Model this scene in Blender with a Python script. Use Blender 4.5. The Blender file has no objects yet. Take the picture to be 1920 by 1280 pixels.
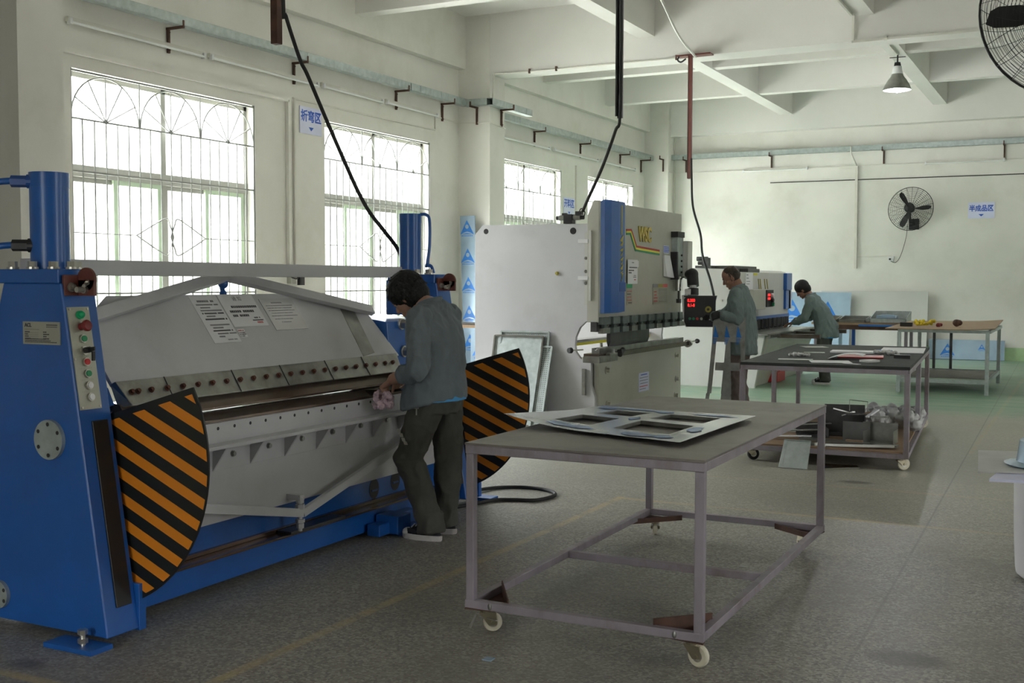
import bpy, bmesh, math, random
from mathutils import Vector, Matrix, noise
PI = math.pi
rnd = random.Random(7)
S = bpy.context.scene
COL = S.collection
# ------------------------------------------------------------------ camera, sky, exposure
cam_d = bpy.data.cameras.new('camera'); cam = bpy.data.objects.new('camera', cam_d); COL.objects.link(cam)
YAW, PITCH, ROLL = math.radians(27.0677), math.radians(3.0197), math.radians(.116)
_f = Vector((-math.sin(YAW)*math.cos(PITCH), math.cos(YAW)*math.cos(PITCH), -math.sin(PITCH)))
_r = Vector((math.cos(YAW), math.sin(YAW), 0)); _u = _r.cross(_f)
_r, _u = _r*math.cos(ROLL)+_u*math.sin(ROLL), -_r*math.sin(ROLL)+_u*math.cos(ROLL)
cam.matrix_world = Matrix(((_r.x,_u.x,-_f.x,0),(_r.y,_u.y,-_f.y,0),(_r.z,_u.z,-_f.z,1.55),(0,0,0,1)))
cam_d.sensor_width = 36; cam_d.lens = 36*2126.16/1920; cam_d.clip_start = .05; cam_d.clip_end = 200
S.camera = cam
S.view_settings.view_transform = 'Standard'; S.view_settings.look = 'None'
S.view_settings.gamma = 1; S.view_settings.use_curve_mapping = False
S.view_settings.exposure = 1.95
wd = bpy.data.worlds.new('overcast_sky'); S.world = wd; wd.use_nodes = True
nt = wd.node_tree; bg = nt.nodes['Background']
tc = nt.nodes.new('ShaderNodeTexCoord'); sp = nt.nodes.new('ShaderNodeSeparateXYZ'); cr = nt.nodes.new('ShaderNodeValToRGB')
nt.links.new(tc.outputs['Generated'], sp.inputs[0]); nt.links.new(sp.outputs['Z'], cr.inputs[0])
e = cr.color_ramp.elements; e[0].position = 0.0; e[0].color = (.078,.082,.072,1); e[1].position = .14; e[1].color = (.11,.112,.113,1)
for p_, c_ in ((.36,.62),(1.0,1.0)): q_ = e.new(p_); q_.color = (c_*.97,c_*.985,c_,1)      # overcast sky, brighter towards the zenith
nt.links.new(cr.outputs[0], bg.inputs[0]); bg.inputs[1].default_value = 13.0
def portal(name, loc, rot, sx, sy):
    l = bpy.data.lights.new(name, 'AREA'); l.shape = 'RECTANGLE'; l.size = sx; l.size_y = sy; l.cycles.is_portal = True
    o = bpy.data.objects.new(name, l); o.location = loc; o.rotation_euler = rot; COL.objects.link(o)
WINY = [(8.06,10.82),(12.2,14.86),(16.98,19.66),(20.92,23.45)]   # windows of the left wall
WZ0, WZ1 = .92, 3.65
RWIN_FILL = [(2.6,5.0),(9.2,11.2),(17.6,19.6)]            # windows added to the unseen right wall for fill light
for a,b in WINY: portal('daylight_portal', (-9.02,(a+b)/2,(WZ0+WZ1)/2), (0,-PI/2,0), WZ1-WZ0, b-a)
for a,b in RWIN_FILL: portal('daylight_portal', (8.02,(a+b)/2,2.3), (0,PI/2,0), 2.6, b-a)

# ------------------------------------------------------------------ materials
def mat(name, col, rough=.6, metal=0, var=.08, scale=6, bump=0, bscale=60, dirt=None, dscale=2.5, damt=.5, emit=None, estr=1, spec=.5, stretch=None, coat=0):
    m = bpy.data.materials.new(name); m.use_nodes = True; n = m.node_tree; b = n.nodes['Principled BSDF']
    b.inputs['Roughness'].default_value = rough; b.inputs['Metallic'].default_value = metal
    b.inputs['Specular IOR Level'].default_value = spec
    if coat: b.inputs['Coat Weight'].default_value = coat; b.inputs['Coat Roughness'].default_value = .15
    t = n.nodes.new('ShaderNodeTexCoord'); src = t.outputs['Object']
    if stretch:
        mp = n.nodes.new('ShaderNodeMapping'); mp.inputs['Scale'].default_value = stretch
        n.links.new(src, mp.inputs[0]); src = mp.outputs[0]
    nz = n.nodes.new('ShaderNodeTexNoise'); nz.inputs['Scale'].default_value = scale; nz.inputs['Detail'].default_value = 6
    n.links.new(src, nz.inputs['Vector'])
    rp = n.nodes.new('ShaderNodeValToRGB'); c = Vector(col[:3])
    rp.color_ramp.elements[0].position = .3; rp.color_ramp.elements[1].position = .7
    rp.color_ramp.elements[0].color = (*(c*(1-var)),1); rp.color_ramp.elements[1].color = (*[min(1,x) for x in c*(1+var)],1)
    n.links.new(nz.outputs[0], rp.inputs[0]); out = rp.outputs[0]
    if dirt:
        n2 = n.nodes.new('ShaderNodeTexNoise'); n2.inputs['Scale'].default_value = dscale; n2.inputs['Detail'].default_value = 8; n2.inputs['Roughness'].default_value = .65
        n.links.new(src, n2.inputs['Vector'])
        r2 = n.nodes.new('ShaderNodeValToRGB'); r2.color_ramp.elements[0].position = .5; r2.color_ramp.elements[1].position = .72
        r2.color_ramp.elements[0].color = (0,0,0,1); r2.color_ramp.elements[1].color = (damt,)*3+(1,)
        n.links.new(n2.outputs[0], r2.inputs[0])
        mx = n.nodes.new('ShaderNodeMix'); mx.data_type = 'RGBA'; n.links.new(r2.outputs[0], mx.inputs[0])
        n.links.new(out, mx.inputs[6]); mx.inputs[7].default_value = (*dirt,1); out = mx.outputs[2]
    n.links.new(out, b.inputs['Base Color'])
    if bump:
        n3 = n.nodes.new('ShaderNodeTexNoise'); n3.inputs['Scale'].default_value = bscale; n3.inputs['Detail'].default_value = 4
        n.links.new(t.outputs['Object'], n3.inputs['Vector'])
        bp = n.nodes.new('ShaderNodeBump'); bp.inputs['Strength'].default_value = bump; bp.inputs['Distance'].default_value = .01
        n.links.new(n3.outputs[0], bp.inputs['Height']); n.links.new(bp.outputs[0], b.inputs['Normal'])
    if emit:
        b.inputs['Emission Color'].default_value = (*emit,1); b.inputs['Emission Strength'].default_value = estr
    return m
M = {}
M['wall'] = mat('whitewashed_plaster', (.74,.725,.675), .9, var=.05, scale=1.3, bump=.12, bscale=25, dirt=(.50,.47,.38), dscale=1.1, damt=.30)
M['ceil'] = mat('ceiling_paint', (.72,.705,.67), .9, var=.03, scale=1.0, bump=.06, bscale=20, dirt=(.58,.56,.48), dscale=.7, damt=.2)
M['greenpaint'] = mat('green_wall_paint', (.42,.58,.33), .7, var=.1)
M['blue'] = mat('blue_machine_enamel', (.012,.105,.40), .32, var=.06, scale=3, dirt=(.02,.06,.19), dscale=1.4, damt=.35, bump=.05, bscale=90, coat=.2)
M['bluedark'] = mat('dark_blue_enamel', (.01,.07,.30), .4, var=.1, scale=3)
M['lgrey'] = mat('light_grey_enamel', (.57,.57,.59), .42, var=.04, scale=2, dirt=(.33,.32,.31), dscale=1.5, damt=.28, bump=.06, bscale=120)
M['cream'] = mat('cream_grey_enamel', (.56,.56,.53), .5, var=.04, scale=1.5, dirt=(.42,.40,.34), dscale=1.2, damt=.25, bump=.03, bscale=80)
M['ramgrey'] = mat('warm_grey_enamel', (.46,.46,.40), .42, var=.05, scale=2, dirt=(.37,.37,.28), dscale=2.2, damt=.5)
M['steel'] = mat('bare_steel', (.33,.33,.31), .32, .85, var=.2, scale=8, dirt=(.16,.14,.11), dscale=5, damt=.6)
M['oilsteel'] = mat('oily_brown_steel', (.15,.12,.10), .22, .7, var=.3, scale=9, dirt=(.17,.085,.05), dscale=3, damt=.8, stretch=(1,.35,1))
M['darksteel'] = mat('dark_tool_steel', (.10,.10,.10), .4, .7, var=.2, scale=10)
M['shinysteel'] = mat('polished_steel', (.62,.62,.60), .16, 1, var=.08, scale=8, bump=.04, bscale=8)
M['clampsteel'] = mat('blackened_clamp_steel', (.15,.18,.18), .4, .3, var=.2, scale=12)
M['galv'] = mat('galvanised_steel', (.42,.47,.46), .45, .55, var=.15, scale=14, dirt=(.30,.34,.33), dscale=6, damt=.5)
M['bolt'] = mat('zinc_bolt', (.55,.53,.48), .3, .9, var=.1)
M['rustbolt'] = mat('red_brown_bolt', (.11,.035,.022), .5, .3, var=.2)
M['redbrown'] = mat('red_oxide_paint', (.15,.042,.032), .5, var=.1, dirt=(.13,.04,.03), dscale=9)
M['black'] = mat('black_plastic', (.018,.018,.02), .45, var=.1)
M['blackrub'] = mat('black_rubber', (.02,.02,.02), .7, var=.1)
M['orange'] = mat('orange_stripe_paint', (.72,.23,.01), .45, var=.05, dirt=(.6,.2,.02), dscale=7, damt=.3)
M['signblack'] = mat('black_warning_paint', (.012,.013,.012), .4, var=.1)
M['sheetmetal'] = mat('filmed_bright_steel', (.66,.69,.74), .22, .55, var=.08, scale=4, bump=.05, bscale=5)
M['patch'] = mat('torn_blue_film', (.16,.27,.52), .3, .2, var=.25, scale=14)
M['frame'] = mat('mill_scale_steel', (.30,.265,.30), .45, .25, var=.15, scale=7, dirt=(.17,.125,.115), dscale=4, damt=.8, stretch=(1,1,.5))
M['rustframe'] = mat('rusty_angle_steel', (.10,.05,.035), .7, .2, var=.35, scale=9)
M['tabletop'] = mat('worn_steel_tabletop', (.185,.165,.148), .42, .25, var=.14, scale=4, dirt=(.075,.068,.06), dscale=3, damt=.8, bump=.05, bscale=40)
M['rubbermat'] = mat('dark_table_mat', (.045,.05,.047), .8, var=.2, scale=9, bump=.1, bscale=30)
M['wood'] = mat('plywood_board', (.30,.20,.12), .6, var=.15, scale=4, dirt=(.18,.12,.08), dscale=6, stretch=(1,6,1))
M['paper'] = mat('white_paper', (.78,.78,.80), .6, var=.02)
M['plasticpaper'] = mat('clear_sleeve_paper', (.62,.62,.63), .14, var=.03, coat=.6)
M['ink'] = mat('black_ink', (.06,.06,.07), .7, var=.05)
M['inkgrey'] = mat('grey_print', (.25,.25,.27), .7, var=.05)
M['redink'] = mat('red_stamp_ink', (.65,.15,.15), .7, var=.05)
M['signboard'] = mat('pale_lilac_notice', (.66,.68,.86), .5, var=.03)
M['signblue'] = mat('blue_lettering', (.025,.11,.55), .5, var=.03)
M['gold'] = mat('gold_lettering', (.62,.47,.12), .25, .85, var=.1)
M['goldpaint'] = mat('gold_paint', (.42,.35,.07), .5, .2, var=.1)
M['film'] = mat('blue_protective_film', (.34,.46,.58), .22, .25, var=.10, scale=3, bump=.05, bscale=10)
M['filmlogo'] = mat('film_blue_print', (.02,.17,.55), .35, var=.04)
M['platec'] = mat('control_panel_plate', (.40,.40,.33), .35, .3, var=.04)
M['green'] = mat('green_button', (.01,.25,.10), .35, var=.05)
M['greenlit'] = mat('green_button_lit', (.01,.42,.17), .3, var=.05)
M['red'] = mat('red_button', (.55,.02,.02), .35, var=.05)
M['darkred'] = mat('dark_red_knob', (.20,.018,.018), .4, var=.05)
M['yellow'] = mat('yellow_paint', (.78,.72,.06), .45, var=.05)
M['whiteplastic'] = mat('white_plastic', (.75,.75,.76), .5, var=.02)
M['pvc'] = mat('white_conduit', (.66,.64,.58), .5, var=.04)
M['tube'] = mat('fluorescent_tube', (.80,.82,.80), .3, var=.02)
M['winframe'] = mat('aluminium_window_frame', (.40,.40,.36), .5, .3, var=.06)
M['winframe2'] = mat('pale_green_sash', (.55,.68,.50), .5, var=.06)
M['grille'] = mat('painted_iron_grille', (.33,.34,.32), .6, .2, var=.1)
M['castwheel'] = mat('cream_caster_wheel', (.62,.58,.45), .45, var=.05)
M['castmetal'] = mat('zinc_caster_bracket', (.42,.38,.27), .3, .9, var=.1)
M['skin'] = mat('skin', (.42,.235,.165), .5, var=.06, scale=18, bump=.05, bscale=120)
M['skin2'] = mat('tanned_skin', (.30,.155,.105), .5, var=.06, scale=18)
M['hair'] = mat('black_hair', (.004,.004,.0045), .65, var=.3, scale=60, bump=.5, bscale=140, stretch=(1,1,.25))
M['hairgrey'] = mat('thin_dark_hair', (.055,.04,.032), .6, var=.3, scale=60, bump=.4, bscale=140)
M['jacket'] = mat('grey_blue_work_jacket', (.155,.185,.205), .85, var=.07, scale=9, bump=.25, bscale=45)
M['jacket2'] = mat('grey_green_work_jacket', (.17,.215,.215), .85, var=.08, scale=9, bump=.25, bscale=40)
M['trouser'] = mat('dark_olive_trousers', (.075,.074,.064), .9, var=.12, scale=9, bump=.3, bscale=35)
M['trouser2'] = mat('brown_work_trousers', (.19,.145,.13), .9, var=.1, scale=9, bump=.3, bscale=35)
M['shirtblue'] = mat('bright_blue_shirt', (.06,.30,.62), .8, var=.06)
M['shoeblack'] = mat('black_canvas', (.018,.018,.022), .8, var=.15)
M['shoewhite'] = mat('white_rubber_sole', (.60,.57,.56), .6, var=.05, dirt=(.35,.3,.28), dscale=20)
M['glove'] = mat('pink_white_knit', (.62,.46,.52), .95, var=.15, scale=30, bump=.6, bscale=160)
M['gloveyellow'] = mat('yellow_knit', (.68,.52,.04), .95, var=.2, scale=40, bump=.6, bscale=160)
M['darkglove'] = mat('dark_grey_glove', (.03,.03,.032), .9, var=.2)
M['eyewhite'] = mat('eye_white', (.32,.29,.27), .3, var=.02)
M['led'] = mat('red_led_display', (.1,0,0), .4, emit=(1,.02,.02), estr=.45)
M['bulb'] = mat('glowing_bulb', (1,1,1), .4, emit=(.95,.95,1), estr=30)
M['clearplastic'] = mat('grey_translucent_film', (.46,.46,.45), .4, .05, var=.1)
M['concrete'] = mat('yard_concrete', (.55,.56,.52), .9, var=.1)
M['leaf'] = mat('hedge_leaves', (.20,.34,.10), .8, var=.4, scale=3, bump=.5, bscale=8)
M['scrap'] = mat('sheet_steel_offcut', (.30,.30,.28), .3, .8, var=.2, scale=6)
M['cratered'] = mat('red_plastic', (.45,.02,.02), .4, var=.05)
# reflector of the lamp, glass panes, floor
g = bpy.data.materials.new('window_glass'); g.use_nodes = True; n = g.node_tree; n.nodes.clear()
o_ = n.nodes.new('ShaderNodeOutputMaterial'); mx = n.nodes.new('ShaderNodeMixShader'); tr = n.nodes.new('ShaderNodeBsdfTransparent'); gl = n.nodes.new('ShaderNodeBsdfGlossy')
lw = n.nodes.new('ShaderNodeLayerWeight'); lw.inputs[0].default_value = .5; fr = n.nodes.new('ShaderNodeMapRange'); fr.inputs[1].default_value = .35; fr.inputs[3].default_value = .03; fr.inputs[4].default_value = .55; n.links.new(lw.outputs['Facing'], fr.inputs[0]); gl.inputs['Roughness'].default_value = .02; tr.inputs[0].default_value = (.97,.975,.97,1)
n.links.new(fr.outputs[0], mx.inputs[0]); n.links.new(tr.outputs[0], mx.inputs[1]); n.links.new(gl.outputs[0], mx.inputs[2]); n.links.new(mx.outputs[0], o_.inputs[0])
M['glass'] = g
def floor_mat():
    m = bpy.data.materials.new('terrazzo_floor'); m.use_nodes = True; n = m.node_tree; b = n.nodes['Principled BSDF']; L = n.links.new
    t = n.nodes.new('ShaderNodeTexCoord'); s = n.nodes.new('ShaderNodeSeparateXYZ'); L(t.outputs['Object'], s.inputs[0])
    def math_(op, a, bb, clamp=False):
        q = n.nodes.new('ShaderNodeMath'); q.operation = op; q.use_clamp = clamp
        for i,v in enumerate((a,bb)):
            if v is None: continue
            if isinstance(v,(int,float)): q.inputs[i].default_value = v
            else: L(v, q.inputs[i])
        return q.outputs[0]
    def noise_(sc, det=5, rough=.6):
        q = n.nodes.new('ShaderNodeTexNoise'); q.inputs['Scale'].default_value = sc; q.inputs['Detail'].default_value = det; q.inputs['Roughness'].default_value = rough
        L(t.outputs['Object'], q.inputs['Vector']); return q.outputs[0]
    def mix(f, a, c):
        q = n.nodes.new('ShaderNodeMix'); q.data_type = 'RGBA'
        L(f, q.inputs[0]) if not isinstance(f,(int,float)) else setattr(q.inputs[0],'default_value',f)
        for i,v in ((6,a),(7,c)):
            if isinstance(v, tuple): q.inputs[i].default_value = (*v,1)
            else: L(v, q.inputs[i])
        return q.outputs[2]
    def ramp(v, a, bb):
        q = n.nodes.new('ShaderNodeMapRange'); q.inputs[1].default_value = a; q.inputs[2].default_value = bb; L(v, q.inputs[0]); return q.outputs[0]
    X, Y = s.outputs['X'], s.outputs['Y']
    big = noise_(.7); mid = noise_(5); vo = n.nodes.new('ShaderNodeTexVoronoi'); vo.inputs['Scale'].default_value = 85; L(t.outputs['Object'], vo.inputs['Vector'])
    vs_ = n.nodes.new('ShaderNodeSeparateColor'); L(vo.outputs['Color'], vs_.inputs[0]); fine = vs_.outputs[0]
    c = mix(ramp(mid,.3,.7), (.205,.193,.165), (.285,.268,.232))
    c = mix(math_('MULTIPLY', ramp(fine,.70,.80), .50), c, (.46,.45,.41))
    c = mix(math_('MULTIPLY', ramp(fine,.30,.20), .55), c, (.09,.085,.08))
    c = mix(math_('MULTIPLY', ramp(big,.46,.62), .5), c, (.17,.16,.135))
    # streaks of wear along x
    mp = n.nodes.new('ShaderNodeMapping'); mp.inputs['Scale'].default_value = (.5,3,1); L(t.outputs['Object'], mp.inputs[0])
    st = n.nodes.new('ShaderNodeTexNoise'); st.inputs['Scale'].default_value = 2; st.inputs['Detail'].default_value = 6; L(mp.outputs[0], st.inputs['Vector'])
    # green painted zone beyond y = 15, worn cream plus painted window brightness nearer
    worn = ramp(st.outputs[0], .40, .62)
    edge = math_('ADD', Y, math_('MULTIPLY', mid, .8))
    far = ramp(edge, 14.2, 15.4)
    crm_lit = math_('MULTIPLY', ramp(edge, 6.5, 11.5), .55)  # cream spread forward to paint in the brighter window-lit floor
    c = mix(crm_lit, c, (.42,.42,.33))
    grn = mix(math_('MULTIPLY', worn, .6), (.17,.30,.20), (.33,.38,.28))
    c = mix(far, c, grn)
    def line(v, pos, w, col, amt):
        nonlocal c
        d = math_('ABSOLUTE', math_('SUBTRACT', v, pos), None); f = ramp(d, w, w*.6)
        f = math_('MULTIPLY', math_('MULTIPLY', f, ramp(st.outputs[0], .3, .55)), amt); return f, col
    for v, pos, w, lo, hi, ax, amt in ((X,-2.99,.035,2.9,7.6,Y,.45),(Y,7.55,.03,-3,6,X,.5),(Y,8.75,.03,-3.2,4,X,.3),(Y,3.02,.035,-6,-3.5,X,.55),(X,-.95,.03,11,20,Y,.25)):
        f, _ = line(v, pos, w, None, amt)
        f = math_('MULTIPLY', f, math_('GREATER_THAN', ax, lo)); f = math_('MULTIPLY', f, math_('LESS_THAN', ax, hi))
        c = mix(f, c, (.52,.39,.15))
    # expansion joints
    for v, pos in ((X,-.93),(X,-5.2),(X,3.3)):
        wob = math_('ADD', v, math_('MULTIPLY', math_('SUBTRACT', Y, 9), .02))
        d = math_('ABSOLUTE', math_('SUBTRACT', wob, pos), None); c = mix(math_('MULTIPLY', ramp(d,.009,.004), .45), c, (.10,.10,.09))
    # oil stains
    for (sx, sy, r) in ((-.63,4.84,.16),(-3.79,3.13,.1),(-2.5,4.75,.09),(-1.6,9.0,.12),(.5,6.2,.15)):
        dx = math_('POWER', math_('MULTIPLY', math_('SUBTRACT', X, sx), .6), 2); dy = math_('POWER', math_('SUBTRACT', Y, sy), 2)
        dd = math_('ADD', math_('SQRT', math_('ADD', dx, dy), None), math_('MULTIPLY', mid, .06))
        c = mix(math_('MULTIPLY', ramp(dd, r, r*.55), .7), c, (.06,.05,.045))
    L(c, b.inputs['Base Color'])
    rr = n.nodes.new('ShaderNodeMapRange'); rr.inputs[3].default_value = .34; rr.inputs[4].default_value = .50; L(mid, rr.inputs[0]); L(rr.outputs[0], b.inputs['Roughness'])
    bp = n.nodes.new('ShaderNodeBump'); bp.inputs['Strength'].default_value = .0
    return m
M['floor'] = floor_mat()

# ------------------------------------------------------------------ mesh helpers
ORG = {}
def V(*a): return Vector(a[0]) if len(a)==1 else Vector(a)
class MB:
    def __init__(s): s.b = bmesh.new(); s.m = 0; s.mats = []
    def use(s, name):
        if name not in s.mats: s.mats.append(name)
        s.m = s.mats.index(name); return s
    def face(s, vs):
        try: f = s.b.faces.new(vs); f.material_index = s.m; return f
        except ValueError: return None
    def poly(s, pts): return s.face([s.b.verts.new(p) for p in pts])
    def hull8(s, p):
        v = [s.b.verts.new(q) for q in p]
        for f in ((0,3,2,1),(4,5,6,7),(0,1,5,4),(1,2,6,5),(2,3,7,6),(3,0,4,7)): s.face([v[i] for i in f])
        return s
    def box(s, x0,x1,y0,y1,z0,z1):
        return s.hull8([(x0,y0,z0),(x1,y0,z0),(x1,y1,z0),(x0,y1,z0),(x0,y0,z1),(x1,y0,z1),(x1,y1,z1),(x0,y1,z1)])
    def obox(s, c, ax, ay, az):          # centre and three half vectors
        c, ax, ay, az = V(c), V(ax), V(ay), V(az)
        return s.hull8([c-ax-ay-az, c+ax-ay-az, c+ax+ay-az, c-ax+ay-az, c-ax-ay+az, c+ax-ay+az, c+ax+ay+az, c-ax+ay+az])
    def bar(s, p, q, w, h, up=(0,0,1)):   # rectangular bar between two points
        p, q = V(p), V(q); d = (q-p).normalized(); sd = d.cross(V(up))
        if sd.length < 1e-4: sd = d.cross(V(1,0,0))
        sd.normalize(); u = sd.cross(d)
        return s.obox((p+q)/2, (q-p)/2, sd*w/2, u*h/2)
    def ring(s, c, u, v, n): return [s.b.verts.new(V(c)+V(u)*math.cos(2*PI*i/n)+V(v)*math.sin(2*PI*i/n)) for i in range(n)]
    def skin(s, rings, cap0=True, cap1=True):
        for a, b in zip(rings, rings[1:]):
            n = len(a)
            for i in range(n): s.face([a[i], a[(i+1)%n], b[(i+1)%n], b[i]])
        if cap0: s.face(list(reversed(rings[0])))
        if cap1: s.face(rings[-1])
        return s
    def cyl(s, p, q, r0, r1=None, n=16, cap=True):
        p, q = V(p), V(q); r1 = r0 if r1 is None else r1; d = (q-p).normalized()
        u = d.orthogonal().normalized(); v = d.cross(u)
        return s.skin([s.ring(p,u*r0,v*r0,n), s.ring(q,u*r1,v*r1,n)], cap, cap)
    def tube(s, pts, r, n=8, rs=None):
        pts = [V(p) for p in pts]; rings = []; u = None
        for i, p in enumerate(pts):
            d = (pts[min(i+1,len(pts)-1)]-pts[max(i-1,0)]).normalized()
            if u is None: u = d.orthogonal().normalized()
            else: u = (u-d*u.dot(d)); u = u.normalized() if u.length>1e-5 else d.orthogonal().normalized()
            v = d.cross(u); rr = rs[i] if rs else r
            rings.append(s.ring(p,u*rr,v*rr,n))
        return s.skin(rings)
    def lathe(s, c, ax, prof, n=24, closed=False):    # prof: (radius, height along axis)
        c, ax = V(c), V(ax).normalized(); u = ax.orthogonal().normalized(); v = ax.cross(u)
        return s.skin([s.ring(c+ax*h,u*max(r,1e-4),v*max(r,1e-4),n) for r,h in prof], True, True)
    def ell(s, c, u, v, w, n=14, k=9):
        c,u,v,w = V(c),V(u),V(v),V(w)
        return s.skin([s.ring(c-w*math.cos(PI*(j+.25)/(k+.5)), u*math.sin(PI*(j+.25)/(k+.5)), v*math.sin(PI*(j+.25)/(k+.5)), n) for j in range(k+1)])
    def sph(s, c, r, n=12, k=8): return s.ell(c,(r,0,0),(0,r,0),(0,0,r),n,k)
    def capsule(s, p, q, r0, r1, n=12):
        p, q = V(p), V(q); d = (q-p); L_ = d.length; d = d/L_ if L_>1e-6 else V(0,0,1); u = d.orthogonal().normalized(); v = d.cross(u); R = []
        for a in (80,50,20): R.append((p-d*r0*math.sin(math.radians(a)), r0*math.cos(math.radians(a))))
        for i in range(5): t=i/4; R.append((p+(q-p)*t, r0+(r1-r0)*t))
        for a in (20,50,80): R.append((q+d*r1*math.sin(math.radians(a)), r1*math.cos(math.radians(a))))
        return s.skin([s.ring(c,u*r,v*r,n) for c,r in R])
    def prism(s, pts, d):               # planar polygon extruded by vector d
        a = [s.b.verts.new(p) for p in pts]; b = [s.b.verts.new(V(p)+V(d)) for p in pts]; n = len(a)
        s.face(list(reversed(a))); s.face(b)
        for i in range(n): s.face([a[i],a[(i+1)%n],b[(i+1)%n],b[i]])
        return s
    def hexbolt(s, p, d, r, h):
        return s.cyl(p, V(p)+V(d)*h, r, r, 6)
    def mesh(s, name):
        bmesh.ops.recalc_face_normals(s.b, faces=s.b.faces[:])
        me = bpy.data.meshes.new(name); s.b.to_mesh(me); s.b.free()
        for k in s.mats: me.materials.append(M[k])
        return me
    def build(s, name, m=None, parent=None, smooth=False, bevel=0, seg=2, angle=None):
        if m and not s.mats: s.mats.append(m)
        if m and m not in s.mats: s.mats.insert(0,m)
        org = ORG.get(parent.name, Vector()) if parent else Vector()
        if parent:
            for v in s.b.verts: v.co -= org
        me = s.mesh(name); o = bpy.data.objects.new(name, me); COL.objects.link(o)
        if parent: o.parent = parent
        ORG[o.name] = org
        if smooth:
            for p in me.polygons: p.use_smooth = True
            if angle is not None:
                try: me.set_sharp_from_angle(angle=math.radians(angle))
                except Exception: pass
        if bevel:
            b = o.modifiers.new('bevel','BEVEL'); b.width = bevel; b.segments = seg; b.limit_method = 'ANGLE'; b.angle_limit = math.radians(40)
        return o
def thing(name, label, cat, loc=(0,0,0), group=None):
    o = bpy.data.objects.new(name, None); COL.objects.link(o); o.location = loc; o.empty_display_size = .1
    ORG[o.name] = V(loc); o['label'] = label; o['category'] = cat
    if group: o['group'] = group
    return o
def tag(o, label, cat, group=None, kind=None):
    o['label'] = label; o['category'] = cat
    if group: o['group'] = group
    if kind: o['kind'] = kind
    return o
def rebase(o, loc=None):                # put a single-mesh thing's origin at its own base
    me = o.data
    if loc is None:
        xs = [v.co.x for v in me.vertices]; ys = [v.co.y for v in me.vertices]; zs = [v.co.z for v in me.vertices]
        loc = ((min(xs)+max(xs))/2, (min(ys)+max(ys))/2, min(zs))
    loc = V(loc); me.transform(Matrix.Translation(-loc)); o.location = loc; ORG[o.name] = loc
    return o
def struct(o): o['kind'] = 'structure'; return o
def copy_tree(o, loc=None, parent=None):
    c = o.copy(); COL.objects.link(c)
    if parent: c.parent = parent
    if loc is not None: c.location = loc
    for ch in list(o.children): copy_tree(ch, None, c)
    return c
def text_me(body, size, right, up, at, extr=.0008, bold=0, ax='CENTER', squash=1):
    cu = bpy.data.curves.new('t','FONT'); cu.body = body; cu.size = size; cu.extrude = extr; cu.offset = bold; cu.align_x = ax; cu.align_y = 'CENTER'; cu.resolution_u = 4
    to = bpy.data.objects.new('t', cu); COL.objects.link(to); dg = bpy.context.evaluated_depsgraph_get(); dg.update()
    me = bpy.data.meshes.new_from_object(to.evaluated_get(dg)); bpy.data.objects.remove(to); bpy.data.curves.remove(cu)
    r_, u_ = V(right).normalized(), V(up).normalized(); w_ = r_.cross(u_)
    me.transform(Matrix(((r_.x*squash,u_.x,w_.x,at[0]),(r_.y*squash,u_.y,w_.y,at[1]),(r_.z*squash,u_.z,w_.z,at[2]),(0,0,0,1))))
    return me
def text(name, body, size, right, up, at, m, parent=None, **k):
    me = text_me(body, size, right, up, at, **k); me.name = name; me.materials.clear(); me.materials.append(M[m])
    o = bpy.data.objects.new(name, me); COL.objects.link(o)
    org = ORG.get(parent.name, Vector()) if parent else Vector()
    me.transform(Matrix.Translation(-org)); ORG[o.name] = org
    if parent: o.parent = parent
    return o
def add_me(mb, me):                     # merge a mesh into a builder, current material
    n0 = len(mb.b.faces); mb.b.from_mesh(me); mb.b.faces.ensure_lookup_table()
    for f in mb.b.faces[n0:]: f.material_index = mb.m
    bpy.data.meshes.remove(me)
def bez(pts, n=8):                      # Catmull-Rom through points
    P = [V(p) for p in pts]; P = [P[0]*2-P[1]]+P+[P[-1]*2-P[-2]]; out = []
    for i in range(1,len(P)-2):
        for j in range(n):
            t=j/n; a,b,c,d = P[i-1:i+3]
            out.append(.5*((2*b)+(c-a)*t+(2*a-5*b+4*c-d)*t*t+(3*b-a-3*c+d)*t**3))
    out.append(P[-2]); return out
def bake_remesh(mb, name, m, parent, voxel=.006, smooth=3, wrinkle=0, wscale=8, wst=(1,1,1), seed=0):
    me = mb.mesh(name); o = bpy.data.objects.new(name, me); COL.objects.link(o)
    r = o.modifiers.new('r','REMESH'); r.mode = 'VOXEL'; r.voxel_size = voxel
    if smooth: s_ = o.modifiers.new('s','SMOOTH'); s_.iterations = smooth; s_.factor = .5
    dg = bpy.context.evaluated_depsgraph_get(); dg.update()
    nm = bpy.data.meshes.new_from_object(o.evaluated_get(dg)); bpy.data.objects.remove(o); bpy.data.meshes.remove(me)
    nm.name = name; nm.materials.clear(); nm.materials.append(M[m])
    if wrinkle:
        nrm = [v.normal.copy() for v in nm.vertices]
        for v, nn in zip(nm.vertices, nrm):
            q = Vector((v.co.x*wst[0], v.co.y*wst[1], v.co.z*wst[2]))*wscale + Vector((seed,seed*2,0))
            w = noise.noise(q)+.5*noise.noise(q*2.1); w = 1-abs(w)*2.2
            v.co += nn*wrinkle*w
    for p in nm.polygons: p.use_smooth = True
    o = bpy.data.objects.new(name, nm); COL.objects.link(o)
    org = ORG.get(parent.name, Vector()) if parent else Vector()
    nm.transform(Matrix.Translation(-org)); ORG[o.name] = org
    if parent: o.parent = parent
    return o
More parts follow.
